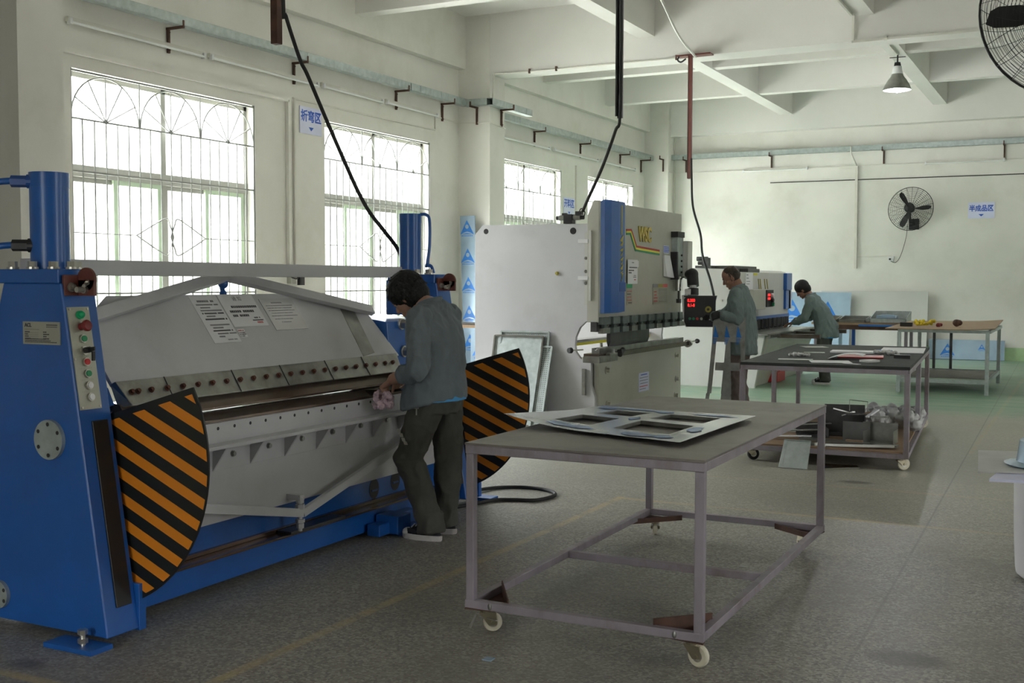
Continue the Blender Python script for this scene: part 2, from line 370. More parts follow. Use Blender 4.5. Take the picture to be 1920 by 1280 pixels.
# ------------------------------------------------------------------ the hall
XW, YF, ZC = -9.0, 24.5, 5.7
XR, YB = 8.0, -6.0
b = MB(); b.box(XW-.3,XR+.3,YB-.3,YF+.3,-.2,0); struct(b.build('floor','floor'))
b = MB(); b.box(XW-.3,XR+.3,YB-.3,YF+.3,ZC,ZC+.2); struct(b.build('ceiling','ceil'))
def wall_open(name, x0, x1, y0, y1, wins, z0, z1):
    b = MB(); ys = [y0]+[v for w in wins for v in w]+[y1]
    b.box(x0,x1,y0,y1,0,z0); b.box(x0,x1,y0,y1,z1,ZC)
    for a,c in zip(ys[0::2], ys[1::2]): b.box(x0,x1,a,c,z0,z1)
    struct(b.build(name,'wall'))
wall_open('wall_left', XW-.24, XW, YB, YF+.2, WINY, WZ0, WZ1)
wall_open('wall_right', XR, XR+.24, YB, YF+.2, RWIN_FILL, 1.0, 3.6)
b = MB(); b.box(XW-.24,XR+.24,YF,YF+.24,0,ZC); struct(b.build('wall_back','wall'))
b = MB(); b.box(XW-.24,-3.4,YB-.24,YB,0,ZC); b.box(-1.0,XR+.24,YB-.24,YB,0,ZC); b.box(-3.4,-1.0,YB-.24,YB,3.2,ZC); struct(b.build('wall_front','wall'))  # unseen doorway opening, added to let in fill light
b = MB(); b.box(XW+.5,XR,YF-.012,YF-.002,0,.26); struct(b.build('baseboard_back','greenpaint'))
# beams under the ceiling
b = MB()
for y in (7.0,15.75,24.25):
    b.box(XW,XR,y,y+.48 if y<24 else y+.26,4.77,ZC)
struct(b.build('trim_1','ceil'))
k = 2
for y in (-2,1.1,4.05,9.92,12.84,18.67,21.58):
    b = MB(); b.box(XW,XR,y-.11,y+.11,5.12,ZC); struct(b.build('trim_%d'%k,'ceil')); k += 1
for x in (-5.87,-2.80,.27,3.34,6.41):
    b = MB(); b.box(x-.13,x+.13,YB,YF,5.10,ZC); struct(b.build('trim_%d'%k,'ceil')); k += 1
b = MB(); b.box(XW,XW+.13,YB,YF,4.88,ZC); struct(b.build('trim_%d'%k,'wall')); k += 1
def pillar(x0,x1,y0,y1):
    b = MB(); b.box(x0,x1,y0,y1,0,ZC); o = struct(b.build('pillar','wall')); return o
pillar(XW,-8.44,15.74,16.24); pillar(XW,-8.44,24.1,YF); pillar(XW,-8.44,6.98,7.48); pillar(.30,.80,6.98,7.48)
# ------------------------------------------------------------------ windows
def window(idx, y0, y1):
    w = bpy.data.objects.new('window_%d'%idx, None); COL.objects.link(w); w.location = (XW-.12,(y0+y1)/2,WZ0); ORG[w.name] = V(w.location); w['kind'] = 'structure'
    ym = (y0+y1)/2; q0,q1 = (y0+ym)/2,(y1+ym)/2
    b = MB(); x0,x1 = XW-.20,XW-.13
    b.box(x0,x1,y0,y0+.055,WZ0,WZ1); b.box(x0,x1,y1-.055,y1,WZ0,WZ1); b.box(x0,x1,y0,y1,WZ1-.06,WZ1); b.box(x0,x1,y0,y1,WZ0,WZ0+.06)
    b.box(x0,x1+.01,y0,y1,2.60,2.72); b.box(x0,x1,ym-.035,ym+.035,WZ0,WZ1)
    b.build('window_frame','winframe',w,bevel=.004)
    for a,c in ((y0+.055,q0+.03),(q0-.03,ym-.035),(ym+.035,q1+.03),(q1-.03,y1-.055)):
        i = (a,c)
        b = MB(); xs = x0+.005 if a in (y0+.055,ym+.035) else x0+.035
        b.box(xs,xs+.028,a,a+.055,WZ0+.06,2.6); b.box(xs,xs+.028,c-.055,c,WZ0+.06,2.6); b.box(xs,xs+.028,a+.055,c-.055,WZ0+.06,WZ0+.12); b.box(xs,xs+.028,a+.055,c-.055,2.55,2.6)
        s_ = b.build('sash','winframe' if xs<x0+.01 else 'winframe2',w)
        b = MB(); b.box(xs+.012,xs+.016,a+.05,c-.05,WZ0+.1,2.56); b.build('pane','glass',s_)
    for a,c in ((y0+.05,ym-.03),(ym+.03,y1-.05)):
        b = MB(); b.box(x0+.03,x0+.034,a,c,2.71,WZ1-.05); b.build('pane','glass',w)
    # iron grille
    b = MB(); X_ = XW-.02; r = .0085
    for (p,q) in (((y0,WZ1-.02),(y1,WZ1-.02)),((y0+.01,WZ0),(y0+.01,WZ1)),((y1-.01,WZ0),(y1-.01,WZ1))):
        b.bar((X_,p[0],p[1]),(X_,q[0],q[1]),.02,.02)
    W_ = y1-y0
    for z in (3.16,2.64,1.42): b.bar((X_,y0,z),(X_,y1,z),.016,.016)
    n_ = 18
    for i in range(1,n_):
        y = y0+W_*i/n_
        b.cyl((X_,y,WZ0),(X_,y,WZ1-.02 if i%6==0 else 3.16),r,n=5)
    b.bar((X_,y0,2.03),(y0*0+X_,y0+W_*.31,2.03),.009,.009); b.bar((X_,y0+W_*.69,2.03),(X_,y1,2.03),.009,.009)
    zc = 2.03
    for sg in (1,-1):
        for (ya,yb,yc) in ((y0+W_*.31,y0+W_*.47,ym),(y1-W_*.31,y1-W_*.47,ym)):
            b.tube(bez([(X_,ya,zc),(X_,ya+(yb-ya)*.6,zc+sg*.13),(X_,yb,zc+sg*.20),(X_,yb+(yc-yb)*.55,zc+sg*.13),(X_,yc+(yb-yc)*.12*0,zc+sg*.05),(X_,yc+(yc-yb)*.25,zc)],5),.008,5)
    for j in range(3):
        c0 = y0+W_*(j+.5)/3; hw = W_/6-.01
        b.tube([(X_,c0+hw*math.cos(a),3.16+.45*math.sin(a)) for a in [PI*t/18 for t in range(19)]],.0085,5)
        for a in (28,60,90,120,152):
            a = math.radians(a); b.cyl((X_,c0,3.16),(X_,c0+hw*math.cos(a),3.16+.45*math.sin(a)),.007,n=5)
        b.cyl((X_-.01,c0,3.165),(X_+.01,c0,3.165),.02,n=8)
    b.build('grille','grille',w)
    b = MB(); b.box(XW-.24,XW+.02,y0-.02,y1+.02,WZ0-.04,WZ0); b.build('window_sill','wall',w)
for i,(a,c) in enumerate(WINY): window(i+1,a,c)
for i,(a,c) in enumerate(RWIN_FILL):     # plain added fill-light windows, unseen behind the camera's right shoulder
    w = bpy.data.objects.new('window_%d'%(i+5), None); COL.objects.link(w); w.location = (XR+.1,(a+c)/2,1.0); ORG[w.name] = V(w.location); w['kind'] = 'structure'
    b = MB()
    for y in (a,(a+c)/2-.03,c-.06): b.box(XR+.08,XR+.14,y,y+.06,1.0,3.6)
    for z in (1.0,2.5,3.54): b.box(XR+.08,XR+.14,a,c,z,z+.06)
    b.build('window_frame','winframe',w)
# yard outside and hedge far behind the windows
b = MB(); b.box(-40,-9.3,-20,50,-.35,-.15); struct(b.build('trim_%d'%k,'concrete')); k += 1
# ------------------------------------------------------------------ cable tray, brackets, tubes, conduits
TR = 'galvanised cable trays under the beams'
def tray(label, p, q, ax):
    p, q = V(p), V(q); b = MB(); d = (q-p).normalized(); s_ = V(ax); L2 = (q-p)/2; c = (p+q)/2
    b.obox(c, L2, s_*.055, V(0,0,.003)); b.obox(c+s_*.053+V(0,0,.05), L2, s_*.002, V(0,0,.05)); b.obox(c-s_*.053+V(0,0,.05), L2, s_*.002, V(0,0,.05)); b.obox(c+V(0,0,.101), L2, s_*.055, V(0,0,.002))
    for t in (.15,.5,.85):
        b.obox(p+(q-p)*t+s_*.056+V(0,0,.05), d*.008, s_*.003, V(0,0,.045))
    o = b.build('cable_tray','galv'); tag(o, label, 'cable tray', TR); rebase(o)
tray('long grey cable tray running along the left wall above the two near windows',(-8.82,-2,4.29),(-8.82,13.95,4.29),(1,0,0))
tray('short grey cable tray on the left wall just before the pillar',(-8.82,13.97,4.29),(-8.82,15.66,4.29),(1,0,0))
tray('short grey cable tray across the front of the wall pillar',(-8.80,15.62,4.28),(-8.40,15.62,4.28),(0,1,0))
tray('short grey cable tray end sticking out past the wall pillar',(-8.37,15.6,4.28),(-8.37,17.0,4.28),(1,0,0))
tray('grey cable tray on the left wall above the two far windows',(-8.82,16.3,4.25),(-8.82,24.05,4.25),(1,0,0))
tray('grey cable tray running the length of the far wall',(-8.95,24.36,4.27),(3.5,24.36,4.27),(0,1,0))
def bracket(label, at, out):
    b = MB(); a = V(at); o_ = V(out); b.bar(a+o_*.02, a+o_*.02+V(0,0,-.27), .03,.025, up=out); b.bar(a+V(0,0,-.01), a+o_*.24+V(0,0,-.01),.03,.025); b.bar(a+o_*.235, a+o_*.235+V(0,0,.06),.02,.02, up=out)
    for z in (-.05,-.24): b.cyl(a+o_*.02+V(0,0,z), a+o_*.045+V(0,0,z), .008, n=6)
    o = b.build('tray_bracket','rustframe'); tag(o,label,'bracket','dark L brackets under the cable trays'); rebase(o, a+V(0,0,-.27))
BL = ['dark L bracket under the tray above the first window','dark L bracket under the tray beside the near hanging cable','dark L bracket under the tray above the second window','dark L bracket under the tray just before the pillar',
 'dark L bracket on the pillar corner side, under the tray end','dark L bracket under the tray above the third window','dark L bracket under the tray between third and fourth window','dark L bracket under the tray above the fourth window','dark L bracket on the left wall next to the far corner']
for lb,y in zip(BL,(9.38,11.55,13.9,15.2,0,18.45,20.5,22.6,23.85)):
    if y: bracket(lb,(XW,y,4.285 if y<16 else 4.245),(1,0,0))
bracket(BL[4],(-8.44,16.1,4.275),(1,0,0))
bracket('dark L bracket on the front face of the wall pillar',(-8.66,15.74,4.275),(0,-1,0))
for lb,x in (('first dark L bracket on the far wall from the corner',-8.55),('second dark L bracket on the far wall from the corner',-8.15),('dark L bracket on the far wall right of the red-brown hanging bar',-6.23),('dark L bracket on the far wall left of the ceiling lamp',-3.9),('dark L bracket high on the far wall above the blue and white notice',-1.61)):
    bracket(lb,(x,YF if x>-8.4 else 24.1,4.265),(0,-1,0))
FT = 'fluorescent tube fittings'
def tube_fit(label, p, q, out):
    p,q,o_ = V(p),V(q),V(out); d = (q-p).normalized(); t = thing('tube_light',label,'tube light',p,FT)
    b = MB(); b.bar(p,q,.04,.05); b.build('housing','pvc',t)
    b = MB(); b.cyl(p+d*.03+o_*.035-V(0,0,.03), q-d*.03+o_*.035-V(0,0,.03), .014,n=10); b.build('tube','tube',t,smooth=True,angle=40)
    for e_ in (p+d*.015,q-d*.015):
        b = MB(); b.bar(e_-d*.015+o_*.025-V(0,0,.02), e_+d*.015+o_*.025-V(0,0,.02),.05,.06); b.build('end_cap','whiteplastic',t)
zs = 4.10
for i,(a,c,lb) in enumerate(((8.0,9.9,'unlit tube light on the left wall, nearest the camera'),(10.0,12.0,'unlit tube light on the left wall, second from the camera'),(12.1,13.5,'unlit tube light above the second window'),(13.6,15.0,'unlit tube light ending before the pillar'),(16.9,19.0,'unlit tube light above the third window'),(19.2,21.3,'unlit tube light between third and fourth windows'),(21.5,23.4,'unlit tube light above the fourth window'))):
    tube_fit(lb,(XW+.03,a,4.10 if i<4 else 4.02),(XW+.03,c,4.09 if i<4 else 4.01),(1,0,0))
tube_fit('unlit tube light on the far wall left of the vertical conduit',(-6.85,YF-.03,3.985),(-5.45,YF-.03,3.985),(0,-1,0))
tube_fit('unlit tube light on the far wall above the notice',(-3.09,YF-.03,3.985),(-1.6,YF-.03,3.985),(0,-1,0))
def conduit(label, pts, w=.02, m='pvc', nm='conduit', cat='conduit', group='wall conduits and trunking'):
    b = MB()
    for p,q in zip(pts,pts[1:]): b.bar(p,q,w,w)
    o = b.build(nm,m); tag(o,label,cat,group); rebase(o, pts[0])
conduit('thin wire duct running on after the tubes along the left wall to the pillar',[(XW+.01,15.02,4.06),(XW+.01,15.73,4.06)],.02)
conduit('wire duct across the front face of the pillar',[(XW+.01,15.73,4.05),(-8.43,15.73,4.03),(-8.43,16.25,4.0)],.02)
conduit('wire duct along the far wall between the two tube lights',[(-5.4,YF-.012,3.98),(-3.1,YF-.012,3.985)],.016)
conduit('wire duct along the far wall near the corner',[(-8.43,YF-.412,3.99),(-8.43,YF-.012,3.99),(-6.87,YF-.012,3.985)],.016)
conduit('wire duct at the far right of the far wall',[(-1.58,YF-.012,3.985),(4,YF-.012,3.985)],.016)
conduit('flat trunking above the first window turning down between the windows',[(XW+.027,7.5,3.80),(XW+.027,11.42,3.80),(XW+.027,11.42,1.72)],.05,'wall')
conduit('double pipe running down the wall between the first two windows',[(XW+.02,11.55,3.84),(XW+.02,11.55,1.72)],.03)
conduit('thin pipe above the second window rising at its right end',[(XW+.012,11.53,3.84),(XW+.012,15.0,3.86),(XW+.012,15.0,4.06)],.022)
conduit('pipe down the wall between the third and fourth windows',[(XW+.012,20.3,3.8),(XW+.012,20.3,1.2)],.035)
conduit('white trunking down the far wall below the tray',[(-4.44,YF-.02,3.96),(-4.43,YF-.02,1.84)],.055)
conduit('thin wire duct down to the white socket near the fan',[(-4.4,YF-.01,2.08),(-3.72,YF-.01,2.1)],.02)
conduit('thin pipe down the edge of the far corner pillar',[(-8.42,24.48,5.6),(-8.42,24.48,.3)],.03)
b = MB(); b.tube([(-6.25,24.47,3.69),(-2,24.47,3.68),(3,24.47,3.68)],.009,6); o = tag(b.build('dark_wall_cable','black'),'thin dark cable stretched straight across the far wall','cable'); rebase(o)
b = MB(); b.tube(bez([(-4.53,24.30,4.36),(-4.52,24.28,4.22),(-4.46,24.40,4.05),(-4.44,24.46,3.98)],5),.014,6); o = tag(b.build('white_flex','pvc',smooth=True),'short bent white flex from the tray to the trunking on the far wall','cable'); rebase(o)
# conduits under the main beam, white sagging wire, pipe dropping beside the lamp
b = MB(); b.use('pvc').tube([(-8.36,15.73,4.77),(-7.7,15.74,4.76),(-5.2,15.74,4.76)],.012,6); b.tube([(-8.36,15.73,4.77),(-8.38,15.73,4.4)],.016,6)
for x in (-7.75,-7.3,-5.4): b.use('rustframe').box(x-.012,x+.012,15.72,15.75,4.73,4.80); b.use('pvc')
o = b.build('beam_conduit','pvc'); tag(o,'thin pipe clipped under the edge of the big cross beam','conduit'); rebase(o)
b = MB(); b.tube(bez([(-4.36,10.9,5.10),(-4.5,12.4,4.86),(-4.85,14.2,4.74),(-5.1,15.7,4.74)],8),.016,6); o = b.build('white_cable','pvc',smooth=True); tag(o,'cream cable sagging from the black hanging pipe to the big beam','cable'); rebase(o)
b = MB(); X0=-2.93
b.bar((X0,9,5.085),(X0,15.6,5.085),.03,.03); b.bar((X0,15.72,5.1),(X0,15.72,4.74),.03,.03); b.bar((X0,15.72,4.755),(4,15.72,4.755),.03,.03); b.cyl((X0+.4,15.72,4.76),(X0+.44,15.72,4.76),.03,n=8)
b.bar((-2.80,16.3,5.09),(-2.80,18.6,5.09),.03,.03); o = b.build('lamp_conduit','pvc'); tag(o,'pipe under the ceiling beams leading to the lit lamp','conduit'); rebase(o)
# ------------------------------------------------------------------ ceiling lamp
t = thing('pendant_lamp','lit bell-shaped factory lamp hanging from a ceiling beam','lamp',(-2.8,18.7,4.55))
c = (-2.8,18.7)
b = MB(); b.cyl((*c,5.1),(*c,4.97),.012); b.cyl((*c,4.98),(*c,4.90),.045,.06,n=14); b.bar((c[0]-.12,c[1],5.06),(c[0]+.12,c[1],5.06),.02,.01); b.build('socket','black',t,smooth=True,angle=40)
b = MB(); b.lathe((*c,0),(0,0,1),[(.065,4.92),(.075,4.86),(.085,4.80),(.085,4.79),(.07,4.79),(.05,4.90)],20)
b.tube([(c[0]+.06*math.cos(a),c[1],4.93+.02*math.sin(a)) for a in [PI*t_/8 for t_ in range(9)]],.006,5); b.build('neck','whiteplastic',t,smooth=True)
b = MB(); pr = [(.085,4.80),(.10,4.76),(.14,4.71),(.185,4.63),(.213,4.565),(.216,4.555)]; pi_ = [(r_-.006,z_-.003) for r_,z_ in reversed(pr)]
rg = [b.ring((*c,z_),(r_,0,0),(0,r_,0),32) for r_,z_ in pr+pi_]; b.skin(rg,False,False); b.build('lamp_shade','steel',t,smooth=True,angle=60)
b = MB(); b.ell((*c,4.60),(.05,0,0),(0,.05,0),(0,0,.085)); b.build('bulb','bulb',t,smooth=True)
lp = bpy.data.lights.new('lamp_glow','POINT'); lp.energy = 22; lp.color = (.93,.94,1); lp.shadow_soft_size = .06; lo = bpy.data.objects.new('lamp_glow',lp); lo.location = (*c,4.50); COL.objects.link(lo)
# ------------------------------------------------------------------ hanging pipes and machine cables
b = MB(); b.box(-5.235,-5.175,6.47,6.53,3.23,5.12); o = b.build('hanging_channel','rustframe',bevel=.004); tag(o,'dark steel channel hanging from the ceiling above the folding machine','hanging bar'); rebase(o,(-5.2,6.5,5.12))
b = MB(); b.tube(bez([(-5.13,6.45,4.9),(-5.103, 6.45, 3.511), (-5.089, 6.46, 3.408), (-5.002, 6.5, 3.111), (-4.948, 6.52, 2.992), (-4.834, 6.58, 2.684), (-4.72, 6.66, 2.361), (-4.649, 6.7, 2.181), (-4.588, 6.75, 2.04), (-4.491, 6.8, 1.9), (-4.427, 6.86, 1.784), (-4.36, 6.87, 1.63)],8),.014,8); o = b.build('power_cable','blackrub',smooth=True); tag(o,'black cable hanging down to the far cylinder of the folding machine','cable'); rebase(o)
b = MB(); b.box(-4.40,-4.375,10.98,11.02,3.23,5.7); b.box(-4.40,-4.34,10.98,10.992,3.23,5.7); o = b.build('hanging_channel','frame'); tag(o,'slim dark angle bar hanging from the ceiling over the press brake','hanging bar'); rebase(o,(-4.38,11,5.7))
b = MB(); b.tube(bez([(-4.36,10.96,5.69),(-4.36,10.96,4.5),(-4.36,10.96,3.3),(-4.42,10.98,3.1),(-4.58,11.03,2.75),(-4.76,11.1,2.45),(-4.86,11.16,2.30)],8),.017,8); b.tube([(-4.40,10.955,5.69),(-4.40,10.955,3.25)],.014,8)
o = b.build('power_cable','blackrub',smooth=True); tag(o,'black cable running down the angle bar to the valve of the press brake','cable'); rebase(o)
b = MB(); b.box(-5.18,-5.12,15.60,15.64,3.02,4.76); b.box(-5.18,-5.165,15.60,15.68,3.02,4.76); b.box(-5.35,-4.85,15.58,15.74,4.745,4.768); o = b.build('hanging_channel','redbrown',bevel=.003); tag(o,'red-brown angle bar hanging from the big ceiling beam','hanging bar'); rebase(o,(-5.15,15.62,4.768))
b = MB(); b.tube(bez([(-5.11,15.57,3.3),(-5.10,15.57,3.02),(-5.02,15.4,2.6),(-4.78,15.0,2.2),(-4.62,14.6,1.9),(-4.38,14.2,1.55),(-4.22,13.85,1.28),(-4.22,13.7,1.12),(-4.28,13.62,1.06)],8),.016,8); o = b.build('power_cable','blackrub',smooth=True); tag(o,'black cable hanging from the red-brown bar to the control console','cable'); rebase(o)
b = MB(); b.tube(bez([(-3.90,6.5,.012),(-3.80,6.75,.012),(-3.72,7.0,.012),(-3.60,7.08,.012),(-3.45,7.15,.012),(-3.42,7.38,.012),(-3.55,7.52,.012),(-3.75,7.55,.012),(-3.92,7.45,.012),(-4.0,7.25,.02),(-4.05,7.05,.05)],8),.013,8); o = b.build('floor_cable','blackrub',smooth=True); tag(o,'black cable looped on the floor beside the far post of the folding machine','cable'); rebase(o)
b = MB(); b.tube(bez([(-5.3,15.56,4.74),(-5.32,15.56,4.69),(-5.27,15.56,4.66),(-5.2,15.56,4.70)],4),.012,6); o = tag(b.build('cable_loop','blackrub',smooth=True),'tiny loop of black cable at the top of the red-brown bar','cable'); rebase(o)
# ------------------------------------------------------------------ notices
def notice(label, o_, right, up, w, h, txt, ts, sq, tz=.16, arrow=True):
    t = thing('area_notice',label,'sign',o_); o_=V(o_); r_=V(right).normalized(); u_=V(up); n_=r_.cross(u_)
    b = MB(); b.obox(o_, r_*w/2, u_*h/2, n_*.004); b.build('board','signboard',t)
    text('lettering',txt,ts,r_,u_,o_+n_*.006+u_*tz*h,'signblue',t,bold=.004,squash=sq)
    if arrow:
        b = MB(); b.prism([o_+n_*.005-r_*.05-u_*h*.24, o_+n_*.005+r_*.05-u_*h*.24, o_+n_*.005-u_*h*.38], n_*.002); b.build('arrow','signblue',t)
notice('pale notice with blue Chinese lettering between the first two windows',(XW+.012,11.90,3.60),(0,1,0),(0,0,1),.46,.34,'\u6298\u5f2f\u533a',.155,.92,.13)
notice('pale notice with blue Chinese lettering beside the fourth window',(XW+.012,19.98,2.98),(0,1,0),(0,0,1),.50,.36,'\u5f00\u6599\u533a',.17,.92,.16)
notice('pale blue notice with four Chinese characters right of the wall fan',(-2.01,YF-.012,2.99),(1,0,0),(0,0,1),.49,.32,'\u534a\u6210\u54c1\u533a',.135,.84,.10)
# ------------------------------------------------------------------ wall sockets
t = thing('socket_box','grey socket box on the wall between the first two windows','socket',(XW+.03,11.5,1.62)); b = MB(); b.box(XW,XW+.09,11.34,11.66,1.64,1.72); b.box(XW,XW+.07,11.40,11.50,1.52,1.64); b.build('box','winframe',t,bevel=.005)
b = MB(); b.box(XW+.07,XW+.11,11.52,11.62,1.50,1.62); b.tube(bez([(XW+.1,11.5,1.64),(XW+.12,11.45,1.58),(XW+.1,11.36,1.60)],4),.008,6); b.build('plug','black',t)
t = thing('wall_socket','small white socket on the far wall below the fan','socket',(-3.69,YF,2.03)); b = MB(); b.box(-3.78,-3.66,YF-.04,YF,1.97,2.09); b.build('box','whiteplastic',t,bevel=.004); b = MB(); b.cyl((-3.735,YF-.07,2.03),(-3.735,YF-.04,2.03),.02); b.build('plug','black',t)
# ------------------------------------------------------------------ fans
def fan(label, c, fw, R, D, nr=14, nsp=22, wall=None, upv=(0,0,1), rib=.0028, spin=.4):
    c, fw = V(c), V(fw).normalized(); t = thing('wall_fan',label,'fan',c); rt = fw.cross(V(upv)).normalized(); u = rt.cross(fw)
    P = lambda r,a,d: c+rt*(r*math.cos(a))+u*(r*math.sin(a))+fw*d
    def cage(sg):
        b = MB(); prof = lambda s: sg*D*math.sqrt(max(0,1-s**2.4))
        for i in range(1,nr): s=(i/nr)**.9; b.tube([P(R*s,2*PI*j/40,prof(s)) for j in range(41)],rib,4)
        for j in range(nsp):
            a = 2*PI*j/nsp
            b.tube([P(R*s_,a+.25*s_*sg,prof(s_)) for s_ in (.12,.3,.5,.7,.85,.95,1)],rib*1.25 if j%3==0 else rib,4)
        return b
    cage(1).build('front_guard','black',t); cage(-1).build('rear_guard','black',t)
    b = MB(); b.tube([P(R,2*PI*j/48,0) for j in range(49)],.007,6); b.build('guard_ring','black',t,smooth=True)
    b = MB()
    for k_ in range(3):
        a0 = spin+2*PI*k_/3; rows=[]
        for s_ in (.12,.3,.55,.8,.9):
            w_ = {.12:.10,.3:.22,.55:.30,.8:.26,.9:.14}[s_]
            rows.append([b.b.verts.new(P(R*s_,a0-w_*.6/ (s_+.3),.035*1)),b.b.verts.new(P(R*s_,a0+w_*.6/(s_+.3),-.03)),b.b.verts.new(P(R*s_,a0+w_*.6/(s_+.3),-.033)),b.b.verts.new(P(R*s_,a0-w_*.6/(s_+.3),.032))])
        b.skin(rows)
    b.build('fan_blade','black',t,smooth=True,angle=40)
    b = MB(); b.cyl(P(0,0,-D*.3),P(0,0,D*.55),R*.10,R*.08,n=16); b.build('hub','black',t,smooth=True,angle=40)
    b = MB(); b.lathe(P(0,0,0),-fw,[(R*.13,D*.2),(R*.22,D*.5),(R*.24,D*1.3),(R*.2,D*1.9),(R*.08,D*2.1)],18); b.build('motor','black',t,smooth=True,angle=50)
    if wall is not None:
        w = V(wall); b = MB(); m_ = P(0,0,-D*1.5); b.bar(m_, m_+V(0,0,-R*.45)+ (w-m_)*.3,.05,.04); b.bar(m_+V(0,0,-R*.45)+(w-m_)*.3, w,.05,.05)
        n_ = V(0,1,0) if abs((w-c).y)>.1 else V(1,0,0); s_ = n_.cross(V(0,0,1)); b.obox(w, s_*.10, n_*.012, V(0,0,.11)); b.build('wall_bracket','black',t,bevel=.006)
    return t
f1 = fan('black caged wall fan on the far wall','%s'and(-3.30,24.12,3.03),(.38,-1,-.28),.44,.11,nr=12,nsp=24,wall=(-3.28,YF-.02,2.74),rib=.0024,spin=.95)
b = MB(); b.tube(bez([(-3.4,24.42,2.72),(-3.42,24.44,2.5),(-3.48,24.46,2.25),(-3.55,24.46,2.05),(-3.63,24.46,1.96),(-3.72,24.45,1.99)],6),.006,5); b.build('flex','black',f1,smooth=True)
fan('large black caged fan at the top right, nearest the camera',(-.165,6.60,2.945),(-.35,-1,-.42),.44,.14,nr=22,nsp=24,wall=(.29,7.06,2.80),rib=.0017,spin=.1)
# ------------------------------------------------------------------ folding machine
fm = thing('folding_machine','big blue and grey sheet folding machine with striped end plates','folding machine',(-4.2,5.2,0))
def fx(z): return -3.66-.16*(z-.04)           # front edge of the posts
def bezel_bolt(p, d, r=.016, h=.014, name='bolt', m='bolt', parent=None):
    b = MB(); d = V(d).normalized(); p = V(p); b.cyl(p,p+d*h*.3,r*1.3,n=16); b.cyl(p+d*h*.3,p+d*h,r,n=6); return b.build(name,m,parent)
fx0 = fx
for (ya,yb,tag_) in ((3.42,3.60,'near'),(6.80,6.98,'far')):
    off_ = 0 if tag_=='near' else -.17; fx = lambda z,o=off_: fx0(z)+o; xo = off_
    b = MB(); b.prism([(-4.92,ya,.04),(fx(.04),ya,.04),(fx(1.54),ya,1.54),(-4.255,ya,1.54),(-4.33,ya,1.30)],(0,yb-ya,0)); b.build('side_post','blue',fm,bevel=.006)
    cy_ = 3.56 if tag_=='near' else 6.83; cx_ = -4.12 if tag_=='near' else -4.30; R_ = .083 if tag_=='near' else .078
    b = MB(); b.box(cx_-.17,-3.91+xo,ya-.005,yb-.005,1.539,1.60); b.build('top_plate','blue',fm,bevel=.004)
    b = MB(); b.cyl((cx_,cy_,1.60),(cx_,cy_,2.02),R_,n=40); b.cyl((cx_,cy_,1.96),(cx_,cy_,2.025),R_+.002,n=40); b.build('hydraulic_cylinder','blue',fm,smooth=True,angle=35)
    for dx,dy in ((-.12,-.10),(-.12,.02),(.02,-.115),(.11,-.08),(.13,.03),(.20,-.06)):
        bezel_bolt((cx_+dx,cy_+dy,1.60),(0,0,1),.020,.034,parent=fm)
    # red-brown lug and its pin
    b = MB(); xf = fx(1.55)
    b.box(xf-.002,xf+.012,ya+.01,ya+.085,1.485,1.575); b.cyl((xf+.055,ya+.085,1.555),(xf+.055,ya+.10,1.555),.052,n=28); b.box(xf,xf+.105,ya+.085,ya+.10,1.485,1.555); lug = b.build('lifting_lug','redbrown',fm,bevel=.002)
    bezel_bolt((xf+.012,ya+.045,1.522),(1,0,0),.016,.02,parent=fm); bezel_bolt((xf+.055,ya+.085,1.512),(0,-1,0),.013,.05,parent=fm)
    bezel_bolt((xf+.07,ya+.085,1.545),(.5,-1,-.4),.008,.05,parent=fm)
    # black bracket for the striped plate
    b = MB(); ys_ = yb-.115 if tag_=='near' else yb-.28
    z0,z1 = .155,.95; b.hull8([(fx(z0)-.06,ys_,z0),(fx(z0)+.008,ys_,z0),(fx(z0)+.008,ys_+.085,z0),(fx(z0)-.06,ys_+.085,z0),(fx(z1)-.06,ys_,z1),(fx(z1)+.008,ys_,z1),(fx(z1)+.008,ys_+.085,z1),(fx(z1)-.06,ys_+.085,z1)])
    b.build('hinge_bracket','signblack',fm,bevel=.002)
    # foot
    yf = ya-.11 if tag_=='near' else yb+.01
    b = MB(); b.box(-3.92+xo,-3.64+xo*.6,yf,yf+.12,.0,.022); b.build('foot_plate','blue',fm,bevel=.002); b = MB(); b.box(-3.80+xo,-3.655+xo,yb-.005,yb+.035,.03,.235); b.build('post_skirt','blue',fm,bevel=.002)
    b = MB(); b.cyl((-3.74+xo,yf+.05,.022),(-3.74+xo,yf+.05,.085),.011,n=12); b.cyl((-3.74+xo,yf+.05,.03),(-3.74+xo,yf+.05,.05),.021,n=6); b.cyl((-3.74+xo,yf+.05,.068),(-3.74+xo,yf+.05,.088),.021,n=6); b.build('levelling_bolt','bolt',fm)
fx = fx0
# hydraulic pipes of the near cylinder and of the far one
for z_,zl,dx in ((1.985,1.2,-.22),(1.705,1.35,-.15)):
    b = MB(); b.tube(bez([(-4.19,3.50,z_),(-4.24,3.44,z_),(-4.30,3.40,z_-.015),(-4.335,3.385,z_-.07),(-4.34,3.385,z_-.2),(-4.345,3.39,z_-.5)],6),.015,10); b.build('hydraulic_pipe','blue',fm,smooth=True)
    b = MB(); b.cyl((-4.165,3.505,z_),(-4.235,3.455,z_),.026,n=6); b.cyl((-4.14,3.515,z_),(-4.175,3.49,z_),.031,n=16); b.build('pipe_fitting','bluedark' if z_>1.9 else 'black',fm)
b = MB(); b.tube(bez([(-4.23,6.85,2.02),(-4.19,6.86,2.02),(-4.165,6.87,1.98),(-4.165,6.87,1.8),(-4.18,6.86,1.66)],6),.011,8); b.tube(bez([(-4.22,6.90,1.66),(-4.19,6.93,1.66),(-4.18,6.95,1.61)],6),.012,8); b.build('hydraulic_pipe','blue',fm,smooth=True)
